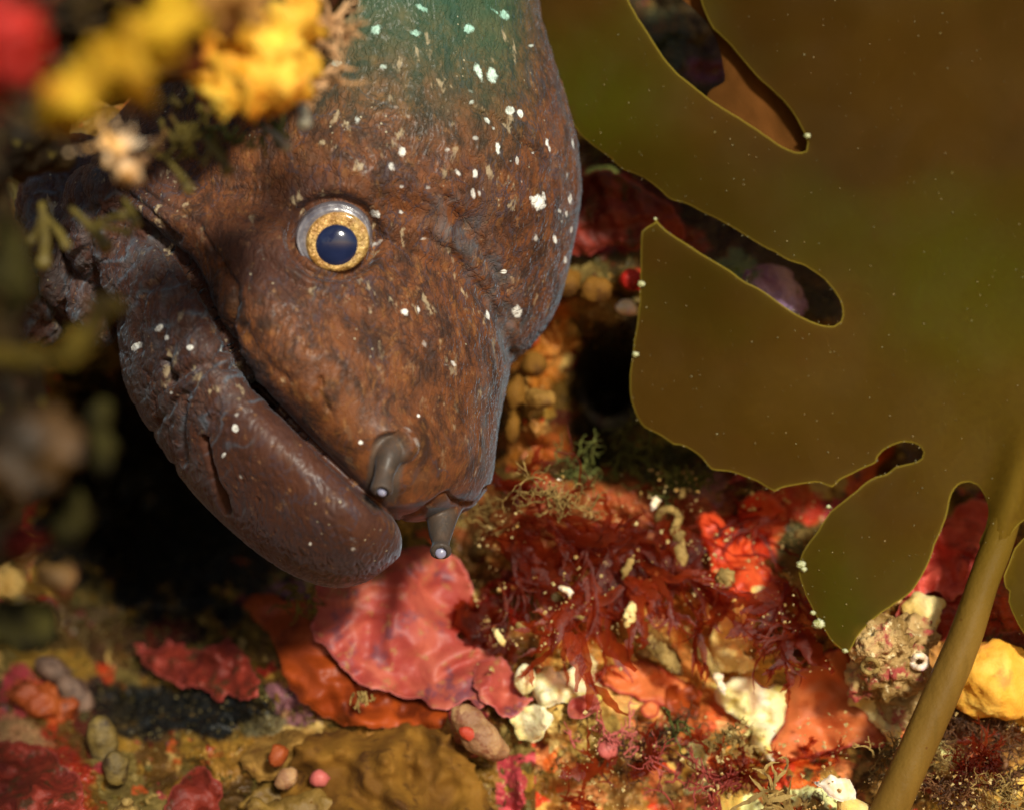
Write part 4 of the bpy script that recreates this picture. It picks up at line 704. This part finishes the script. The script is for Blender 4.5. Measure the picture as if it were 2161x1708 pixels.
# ---------------------------------------------------------------- branching and leafy growths
def branch(mb, p, dir_, L, r, rs, depth_=3, spread=.6, k=5, curl=.25, seg=5, dz=.25):
    P = [np.array(p)]; d_ = np.array(dir_, float)
    for i in range(seg):
        d_ = d_+np.array([rs.gauss(0, curl), rs.gauss(0, curl)*dz, rs.gauss(0, curl)]); d_ /= np.linalg.norm(d_); P.append(P[-1]+d_*L/seg)
    mb.tube(P, np.linspace(r, r*.62, len(P)), k)
    if depth_ > 0:
        for j in range(rs.choice([2, 2, 3])):
            t = rs.randint(seg//2, seg); e = d_+np.array([rs.gauss(0, spread), rs.gauss(0, spread)*.6, rs.gauss(0, spread)]); e /= np.linalg.norm(e)
            branch(mb, P[t], e, L*rs.uniform(.55, .85), r*.66, rs, depth_-1, spread, k, curl, seg, dz)
def u(v): return v/1000*S
def tuft(name, cx, cy, off, nb, L, r, mat, label, cat, dirs=(0, -1, .5), depth_=2, spread=.6, curl=.25, seed=0, w=10, group=None, d_=None, seg=5):
    rs = random.Random(seed); mb = MB(); dd = d_ if d_ is not None else on(cx, cy, off); f = (D+dd)/D
    for i in range(nb):
        a = np.array([dirs[0]+rs.gauss(0, .6), -abs(dirs[2]+rs.gauss(0, .4)), -dirs[1]+rs.gauss(0, .6)]); a /= np.linalg.norm(a)
        p = pt(cx+rs.gauss(0, w), cy+rs.gauss(0, w*.6), dd); branch(mb, p, a, u(L)*f*rs.uniform(.6, 1.1), u(r)*f, rs, depth_, spread, 5, curl, seg)
    return mb.obj(name, mat, label=label, cat=cat, group=group)
def leafy(name, cx, cy, off, nb, L, W, mat, label, cat, ang=0., fan=1.4, seed=0, fork=.6, group=None, dd=None, droop=0.):
    """ribbon seaweed: forked flat strips fanning from one holdfast"""
    rs = random.Random(seed); mb = MB(); dd = dd if dd is not None else on(cx, cy, off); f = (D+dd)/D
    def strip(p, a, e, L_, w_, lv):
        n_ = 9; P = [np.array(p)]; b = a
        for i in range(n_-1):
            b += rs.gauss(0, .2); P.append(P[-1]+np.array([math.cos(b)*math.cos(e), -math.sin(e), -math.sin(b)*math.cos(e)-droop*i*.03])*L_/n_)
            e *= .86
        t = np.linspace(0, 1, n_); Wd = w_*(.35+1.1*np.sin(np.clip(t*1.05+.12, 0, 1)*math.pi)**.8)*(1 if lv else .9)
        sd = np.array([-math.sin(a), rs.gauss(0, .5), -math.cos(a)]); mb.ribbon(P, Wd, sd, 0, rs.uniform(-.5, .6))
        if lv and rs.random() < fork+.2:
            for s_ in (-1, 1):
                strip(P[rs.randint(n_//2, n_-2)], b+s_*rs.uniform(.25, .7), e+.1, L_*rs.uniform(.45, .75), w_*.72, lv-1)
    for i in range(int(nb*.7) if nb > 7 else nb):
        a = ang+rs.uniform(-fan, fan); W_ = W*(rs.choice([.2, .25, .3, .4, .6, 1.0, 1.7]) if nb > 7 else 1); strip(pt(cx+rs.gauss(0, L*.22), cy+rs.gauss(0, L*.15), dd-rs.uniform(0, .04)), a, rs.uniform(.1, .9), u(L)*f*rs.uniform(.55, 1.25), u(W_)*f*rs.uniform(.7, 1.4), 2)
    return mb.obj(name, mat, label=label, cat=cat, group=group)
H = math.pi/2     # image angle: 0 right, +H down
RG = 'dark red seaweed tufts on the reef'
for i, (cx, cy, nb, L, W, a, fan, m_, lb) in enumerate((
    (1060, 1130, 16, 110, 11, .5, 1.2, ALG, 'dark red ribbon seaweed just right of the hanging nostril tube'), (1150, 1090, 18, 130, 13, .6, 1.3, ALG, 'dark red ribbon seaweed below the green fuzz, left of centre gap'),
    (1240, 1120, 18, 130, 14, 1.2, 1.4, ALG, 'thick dark red seaweed clump in the middle of the red bed'), (1330, 1130, 18, 120, 14, 1.5, 1.4, ALG, 'dark red seaweed clump left of the tan coiled tube'),
    (1430, 1130, 14, 120, 13, 1.6, 1.2, ALG, 'dark red seaweed hanging from the tan coiled tube'), (1120, 1210, 16, 120, 12, 1.0, 1.2, ALG, 'dark red seaweed beside the top right of the pink plate'),
    (1240, 1230, 14, 140, 16, 1.7, .8, ALG2, 'red seaweed whose long pointed fronds hang over the cream sponge'), (1350, 1220, 14, 130, 13, 1.0, .9, ALG2, 'red seaweed fronds trailing right above the tan rods'),
    (1010, 1290, 7, 80, 26, 1.4, .9, ALG, 'broad leaved dark red alga folded over the pink plate edge'), (1480, 1230, 12, 130, 12, 1.0, .9, ALG, 'dark red fronds beside the scarlet sponge'),
    (1600, 1090, 12, 100, 10, 2.2, 1.2, ALG, 'dark red seaweed under the kelp notch'), (1660, 1240, 16, 110, 10, 1.9, 1.0, ALG, 'dark maroon seaweed along the left rim of the lower kelp finger'), (1680, 1330, 18, 110, 10, 1.9, 1.1, ALG, 'dark maroon seaweed above the salmon patch'),
    (1060, 1010, 7, 110, 5, .3, .5, ALG, 'few thin dark red strands crossing the gap beside the snout'))):
    leafy('red_seaweed', cx, cy, -.10, nb, L, W, m_, lb, 'seaweed', a, fan, 100+i, group=RG)
leafy('red_seaweed', 1215, 1345, -.20, 3, 130, 12, ALG2, 'single long pointed red frond lying across the cream yellow sponge', 'seaweed', 1.35, .12, 131, fork=0, group=RG)
for i, (cx, cy, nb, L, r, m_, lb, dr) in enumerate((
    (1220, 985, 12, 60, 3.2, GRN, 'green brown fuzzy branches left of the dark hole rim', (-.4, .1, .4)), (1330, 960, 12, 70, 3.2, GRN, 'green fuzzy branches along the top of the red bed', (.5, .2, .4)), (1420, 1000, 12, 60, 3.2, GRN, 'green fuzzy branches below the rounded kelp finger', (.3, .5, .4)),
    (1150, 1030, 10, 60, 2.6, SAND, 'tan thready branches right of the snout tip', (-.6, .3, .4)), (1200, 1060, 9, 50, 2.6, SAND, 'tan branching stalk in the upper red bed', (.3, -.2, .5)), (1010, 1090, 9, 50, 2.2, SAND, 'fine tan threads behind the hanging nostril tube', (.5, -.2, .5)))):
    tuft('hydroid', cx, cy, -.12, nb, L, r, m_, lb, 'hydroid', dr, 2, .7, .35, 200+i, 22, 'fuzzy branching tufts above the red bed')
# detritus stuck in the seaweed bed
for i, (cx, cy, rx, ry, lb) in enumerate(((1195, 1245, 18, 9, 'pale green shell flake in the left part of the red bed'), (1222, 1300, 16, 6, 'thin pale flake under the first one in the red bed'), (1330, 1295, 14, 26, 'pale upright chip in the middle of the red bed'), (1322, 1190+10, 8, 26, 'narrow tan stick in the red bed'), (1433, 1150, 14, 60, 'long tan rod hanging from the coiled tube'),
    (1437, 1040, 8, 16, 'short tan chip above the coiled tube'), (1385, 1300, 16, 14, 'pale rounded chip right of centre in the red bed'), (1100, 1320, 11, 10, 'tiny white bead by the top right of the pink plate'), (1055, 1345, 8, 24, 'white sliver on the right edge of the pink plate'), (1380, 1060, 10, 18, 'pinkish chip left of the coiled tube'), (1700, 1120+10, 24, 16, 'pale tan lump on the left rim of the lower kelp finger'), (1530, 1230-10, 22, 24, 'olive speckled lump on the scarlet sponge'), (1180, 970+40, 8, 6, 'tiny pale bead near the tan threads'),
    (1485, 1380, 14, 70, 'long pale rod slanting right of the orange patch'), (1400, 1380, 18, 60, 'tan rod slanting above the orange patch'), (1520, 1440, 10, 30, 'short pale rod left of the bright white sponge'))):
    a_ = {1433: -.12, 1485: -.55, 1400: -.75, 1520: -.4, 1055: -.5, 1322: .5}.get(cx, .2)
    lump('shell_chip', [(cx, cy, on(cx, cy, -.15), rx, ry, min(rx, ry)*.7, a_)], [SHELL, SAND, CREAM][i % 3] if i not in (3, 4, 5, 13, 14, 10, 11) else SAND, lb, 'chip', vox=.004, amp=.007, sc=14, seed=300+i, group='pale chips and rods in the seaweed bed')
# fine sand and shell grit caught in the seaweed
mb = MB(); rs = random.Random(88)
for i in range(4200):
    x_, y_ = (rs.uniform(1000, 1760), rs.uniform(990, 1420)) if i < 2600 else (rs.uniform(1180, 2161), rs.uniform(1500, 1708))
    if fbm(x_/50, y_/50, 0, 3, 888) < .05: continue
    q = rs.choice([.8, 1, 1.3, 1.7, 2.4, 3.2, 5])*rs.uniform(.7, 1.2); A = V4*np.array([q*rs.uniform(.6, 1.8), q, q*rs.uniform(.6, 1.4)]); t_ = rs.uniform(0, 3); A = A@np.array([[math.cos(t_), 0, math.sin(t_)], [0, 1, 0], [-math.sin(t_), 0, math.cos(t_)]])
    mb.add(pt(x_, y_, on(x_, y_, -rs.uniform(.08, .19)))+A/1000*S, F4)
mb.obj('shell_grit', organic('grit', [lin(190, 150, 80), lin(220, 200, 140), lin(150, 110, 60)], 30, .6, .001), kind='stuff', smooth=False)
leafy('tan_alga', 1650, 1720, -.12, 7, 120, 4.5, SAND, 'forked tan alga fanning up from the bottom edge', 'alga', -H-.1, .75, 401, fork=.5)
for i, (cx, cy, a) in enumerate(((1250, 1640, -1.2), (1380, 1620, -2.), (1500, 1600, -1.), (1720, 1600, -1.8), (2080, 1590, -1.4), (1180, 1690, -.6))):
    leafy('red_seaweed', cx, cy, -.08, 8, 60, 7, [ALG2, ALG][i % 2], ['dark red fronds by the small pink nodule at the bottom', 'brownish red fronds under the round orange spots', 'red fronds between the wiry turf and the tan tuft', 'red fronds under the salmon patch', 'red fronds among the bushy tufts right of the stipe', 'short red fronds at the bottom edge right of the brown sponge'][i], 'seaweed', a, 1.3, 450+i, group=RG)
tuft('dark_tuft', 1560, 1640, -.10, 16, 60, 3, ALG, 'dark red bushy tuft left of the forked tan alga', 'seaweed', (0, -1, .5), 2, .7, .35, 402, 20)
tuft('tan_tuft', 1545, 1560, -.11, 22, 34, 3, SAND, 'crusty tan tuft under the bright white sponge', 'seaweed', (-.3, -.6, .5), 2, .8, .4, 403, 18)
tuft('tan_tuft', 1880, 1620, -.10, 24, 40, 3, SAND, 'sandy tuft just left of the stipe near the bottom', 'seaweed', (0, -.8, .5), 2, .8, .4, 404, 22)
tuft('brown_tuft', 1420, 1560, -.10, 22, 46, 3, BRN, 'brown wiry tuft below the round orange spots', 'seaweed', (0, -.7, .5), 2, .8, .4, 405, 34)
tuft('brown_tuft', 1330, 1600, -.09, 24, 44, 3, BRN, 'brown wiry tuft with sand at bottom right of centre', 'seaweed', (0, -.7, .5), 2, .8, .4, 406, 40)
tuft('pink_tuft', 1300, 1560, -.09, 14, 50, 3, PINK, 'pinkish coralline tuft above the wiry brown one', 'seaweed', (.4, -.4, .5), 2, .8, .3, 407, 30)
tuft('pink_tuft', 1480, 1660, -.09, 14, 60, 3, PINK2, 'mauve coralline strands at the bottom, left of the forked alga', 'seaweed', (.3, -.6, .5), 2, .7, .3, 408, 34)
for i, (cx, cy, nb, m_, lb) in enumerate(((2030, 1530, 30, BRN, 'brown bushy tuft right of the stipe under the yellow sponge'), (2100, 1540, 30, BRN, 'brown feathery tuft at the lower edge of the yellow sponge'), (2060, 1620, 34, ALG, 'dark maroon bushy tuft right of the stipe'), (2130, 1640, 34, BRN, 'brown tuft in the right bottom corner'), (2010, 1690, 30, BRN, 'brown tuft at the bottom edge right of the stipe'), (1980, 1610, 18, SAND, 'sandy tuft hugging the right side of the stipe'), (2110, 1700, 26, SAND, 'pale sandy tuft at the very bottom right'))):
    tuft('bushy_seaweed', cx, cy, -.09, nb, 46, 2.6, m_, lb, 'seaweed', (0, -.7, .6), 2, .9, .4, 420+i, 30, 'bushy tufts right of the stipe')
tuft('green_sprig', 765, 1462, -.15, 12, 24, 3, SAND, 'small olive sprig on the lower edge of the pink plate', 'seaweed', (0, .6, .6), 1, .8, .3, 440, 8)
tuft('green_sprig', 640, 1260, -.15, 16, 36, 3, OLIVE, 'olive fuzz between the jaw and the orange sponge', 'seaweed', (.2, .3, .6), 1, .8, .3, 441, 22)
tuft('curly_sprig', 1410, 1520, -.16, 5, 60, 3.5, GRN, 'grey green curled sprig above the brown turf', 'seaweed', (.8, .1, .5), 1, .6, .35, 442, 10)
# low turf that coats the open reef between the larger growths
mb = MB(); rs = random.Random(77)
for i in range(1500):
    x_, y_ = rs.uniform(1180, 2161), rs.uniform(1290, 1708)
    if fbm(x_/120, y_/90, 0, 2, 777) < -.02: continue
    dd = on(x_, y_, .0); a = np.array([rs.gauss(0, .7), -1, rs.gauss(.3, .7)]); a /= np.linalg.norm(a); branch(mb, pt(x_, y_, dd), a, u(rs.uniform(10, 26)), u(1.7), rs, 1, .8, 3, .4, 3)
mb.obj('algal_turf', BRN, kind='stuff')
mb = MB()
for i in range(900):
    x_, y_ = rs.uniform(0, 1300), rs.uniform(1270, 1708)
    if fbm(x_/120, y_/90, 0, 2, 778) < .1: continue
    dd = on(x_, y_, .0); a = np.array([rs.gauss(0, .7), -1, rs.gauss(.3, .7)]); a /= np.linalg.norm(a); branch(mb, pt(x_, y_, dd), a, u(rs.uniform(10, 24)), u(2), rs, 1, .8, 3, .4, 3)
mb.obj('olive_turf', OLIVE, kind='stuff')

# ---------------------------------------------------------------- near overhang, out of focus
F1 = -1.25
lump('overhang_rock', [(40, -80, -.62, 320, 230, 200), (330, -150, -.58, 330, 240, 180), (0, 250, -.62, 150, 170, 150), (230, 110, -.52, 190, 110, 100, -.3), (600, -80, -.5, 170, 140, 120), (470, 110, -.5, 100, 80, 70), (-120, 600, -1.0, 140, 420, 200), (-80, 900, -1., 150, 300, 200)], DARK, 'dark overhanging rock in the near top left, carrying the yellow sponges', 'rock', vox=.02, amp=.05, sc=120, seed=500)
lump('yellow_sponge', [(560, 190, -1.02, 96, 62, 70, .1), (520, 218, -1.04, 90, 30, 50, .1), (590, 120, -1.0, 56, 90, 60, .3), (620, 50, -.98, 50, 90, 60), (450, 140, -1.0, 56, 36, 50), (500, 80, -1.02, 60, 40, 50, -.3)], YEL, 'bright golden yellow sponge hanging over the head above the eye', 'sponge', vox=.012, amp=.05, sc=50, seed=501, group='yellow sponges on the overhang')
lump('yellow_sponge', [(150, 215, -1.7, 90, 50, 60, -.5), (210, 180, -1.7, 120, 50, 60, -.55), (265, 135, -1.67, 120, 52, 60, -.5), (320, 95, -1.66, 110, 54, 60, -.5), (370, 50, -1.6, 70, 56, 60, -.3), (180, 250, -1.65, 50, 30, 30, -.4)], YEL2, 'blurred mustard yellow sponge ridge near the top left', 'sponge', vox=.014, amp=.04, sc=60, seed=502, group='yellow sponges on the overhang')
lump('yellow_sponge', [(450, 10, -1.5, 70, 60, 60, .2), (520, 20, -1.45, 70, 44, 50)], organic('buff_sponge', [lin(150, 100, 34), lin(190, 140, 66), lin(130, 60, 20)], 4.), 'buff brown sponge at the top edge between the yellow ones', 'sponge', vox=.014, amp=.04, sc=50, seed=503)
lump('red_sponge', [(10, 80, -1.9, 90, 90, 70), (50, 140, -1.87, 60, 70, 50), (-10, 180, -1.85, 70, 60, 50)], RED, 'blurred bright red sponge in the top left corner', 'sponge', vox=.014, amp=.04, sc=60, seed=504)
lump('rust_sponge', [(400, 60, -1.4, 50, 90, 50, -.3)], organic('rust_sponge', [lin(120, 50, 12), lin(170, 76, 20), lin(90, 34, 10)], 4.), 'rust coloured sponge between the two yellow sponges', 'sponge', vox=.014, amp=.04, seed=505)
# coral-like white and orange piece
mb = MB(); rs = random.Random(5)
for a, b, r0 in (((262, 380), (215, 250), 15), ((250, 330), (245, 235), 11), ((262, 300), (290, 250), 9), ((255, 310), (345, 292), 10), ((230, 300), (140, 325), 8), ((270, 370), (300, 330), 12), ((235, 345), (212, 290), 12), ((290, 340), (350, 305), 7), ((255, 350), (290, 385), 14)):
    t = np.linspace(0, 1, 8); P = pt(a[0]+(b[0]-a[0])*t+4*np.sin(t*5), a[1]+(b[1]-a[1])*t, -1.12+.04*np.sin(t*3+r0)); mb.tube(P, u(r0)*.8*(1.1-.8*t)*(1+.2*np.sin(t*9)), 9)
for q_ in ((255, 340, 26, 40), (280, 372, 24, 18)): mb.add(*blob(q_[0], q_[1], -1.12, q_[2], q_[3], 18, .2, 3, .3, 3))
V, F = mb.arr(); V, F, N = remesh(V, F, .006, 2); x_, y_, d_ = unpt(V); V = V+N*(.007*S*fbm(x_/16, y_/16, d_*60, 3, 9))[:, None]
obj('branching_bryozoan', V, F, organic('cream_orange', [lin(250, 190, 110), lin(255, 232, 200), lin(226, 150, 50)], 6., .5, .012, 30, .35), label='spiky cream and orange branching piece left of the eye, catching the light', cat='bryozoan')
# stalked polyps hanging below the overhang
def polyp(mb, a, b, d0, d1, r0, r1):
    t = np.linspace(0, 1, 9); P = pt(a[0]+(b[0]-a[0])*t+5*np.sin(t*3), a[1]+(b[1]-a[1])*t, d0+(d1-d0)*t); f = (D+d0)/D; mb.tube(P, u(1)*f*(r0+(r1-r0)*t**1.5)*(1+.08*np.sin(t*14)), 9)
POL = organic('polyp_olive', [lin(84, 72, 30), lin(128, 112, 52), lin(66, 52, 22)], 9., .5, .006, 30, .35)
for i, (st, lb) in enumerate((([((150, 440), (224, 522), 7, 17), ((200, 470), (260, 455), 6, 12), ((195, 475), (272, 492), 6, 9)], 'forked olive stalk hanging over the gill folds'), ([((260, 420), (286, 474), 6, 12)], 'short olive stalk beside the forked one'), ([((88, 430), (92, 560), 8, 15), ((90, 450), (140, 520), 7, 10), ((88, 455), (64, 510), 7, 9)], 'blurred olive stalk drooping at the far left'),
        ([((350, 335), (398, 400), 4, 13)], 'small green club polyp above the cheek'), ([((430, 290), (480, 360), 5, 13), ((440, 300), (430, 345), 4, 7)], 'green club polyp right of the small one'), ([((560, 270), (605, 312), 5, 11)], 'pale grey club polyp under the golden sponge'), ([((630, 200), (640, 262), 9, 16)], 'translucent grey lobe at the right end of the golden sponge'), ([((440, 205), (458, 232), 6, 14)], 'yellow green bead below the golden sponge'))):
    mb = MB()
    for s_ in st: polyp(mb, s_[0], s_[1], -.78, -.85, s_[2], s_[3])
    mb.obj('polyp', POL if i != 5 and i != 6 else M('greyp', lambda: organic('greyp', [lin(150, 140, 120), lin(180, 176, 150)], 9., .4, .004)), label=lb, cat='polyp', group='stalked polyps under the overhang')
tuft('hydroid', 690, 60, 0, 20, 62, 6, organic('buff_hydroid', [lin(190, 140, 90), lin(226, 180, 130), lin(150, 110, 60)], 12.), 'feathery buff hydroid at the top, against the green nape', 'hydroid', (.8, .5, .3), 1, .7, .3, 510, 22, d_=-.72)
tuft('hydroid', 655, 165, 0, 14, 54, 6, M('buff_hydroid', None), 'feathery buff hydroid lower down on the side of the golden sponge', 'hydroid', (.7, .8, .3), 1, .7, .3, 511, 18, d_=-.72)
tuft('hydroid', 540, 262, 0, 16, 40, 6, GRN, 'dull green fringe under the golden sponge', 'hydroid', (.2, 1, .3), 1, .7, .3, 512, 40, d_=-.7)
tuft('hydroid', 380, 270, 0, 16, 50, 7, OLIVE, 'dark olive fringe between the cream spikes and the golden sponge', 'hydroid', (.2, 1, .3), 1, .7, .3, 513, 40, d_=-.7)
# growth hanging down the near left side, overhang shade put into the dark colours
DOL = organic('shaded_olive', [lin(34, 30, 12), lin(66, 60, 22), lin(24, 20, 8)], 6., .8, .02, 20, .1)
DOL2 = organic('shaded_ochre', [lin(56, 44, 12), lin(96, 80, 24), lin(40, 30, 10)], 6., .8, .02, 20, .1)
DRED = organic('shaded_red', [lin(66, 14, 10), lin(96, 24, 16), lin(40, 14, 8)], 6., .7, .02, 20, .1)
for i, (bl, m_, lb) in enumerate((([(20, 560, -1.6, 40, 120, 50)], DOL, 'blurred olive clump at the far left beside the gills'), ([(60, 760, -1.6, 110, 30, 40, .05), (160, 725, -1.5, 60, 28, 36, -.4), (215, 660, -1.4, 36, 34, 30, -.6)], DOL2, 'blurred olive yellow branch reaching right under the gills'),
        ([(60, 960, -1.6, 90, 110, 60, .2), (110, 920, -1.55, 70, 60, 50)], organic('ochre_growth', [lin(40, 28, 10), lin(88, 58, 14), lin(22, 16, 7)], 5.), 'blurred ochre clump on the left edge level with the jaw'), ([(205, 920, -1.4, 24, 70, 30, .1), (220, 985, -1.38, 22, 40, 30)], DOL, 'blurred olive tuft left of the black cave'), ([(150, 1090, -1.4, 36, 60, 40, .2)], DOL, 'blurred olive lump lower on the left side of the cave'),
        ([(60, 1150, -1.4, 50, 26, 36, .1)], DRED, 'dim dark red lump low at the left side'), ([(120, 1220, -1.0, 44, 26, 30, .1)], organic('dusty_pink', [lin(120, 90, 50), lin(150, 110, 60), lin(120, 40, 40)], 5.), 'dusty pale lump above the lower left hollow'), ([(60, 1330, -1.1, 70, 60, 50, .1)], DOL, 'dim olive lump at the lower left edge'))):
    lump('blurred_growth', bl, m_, lb, 'growth', vox=.014, amp=.03, sc=50, seed=520+i)
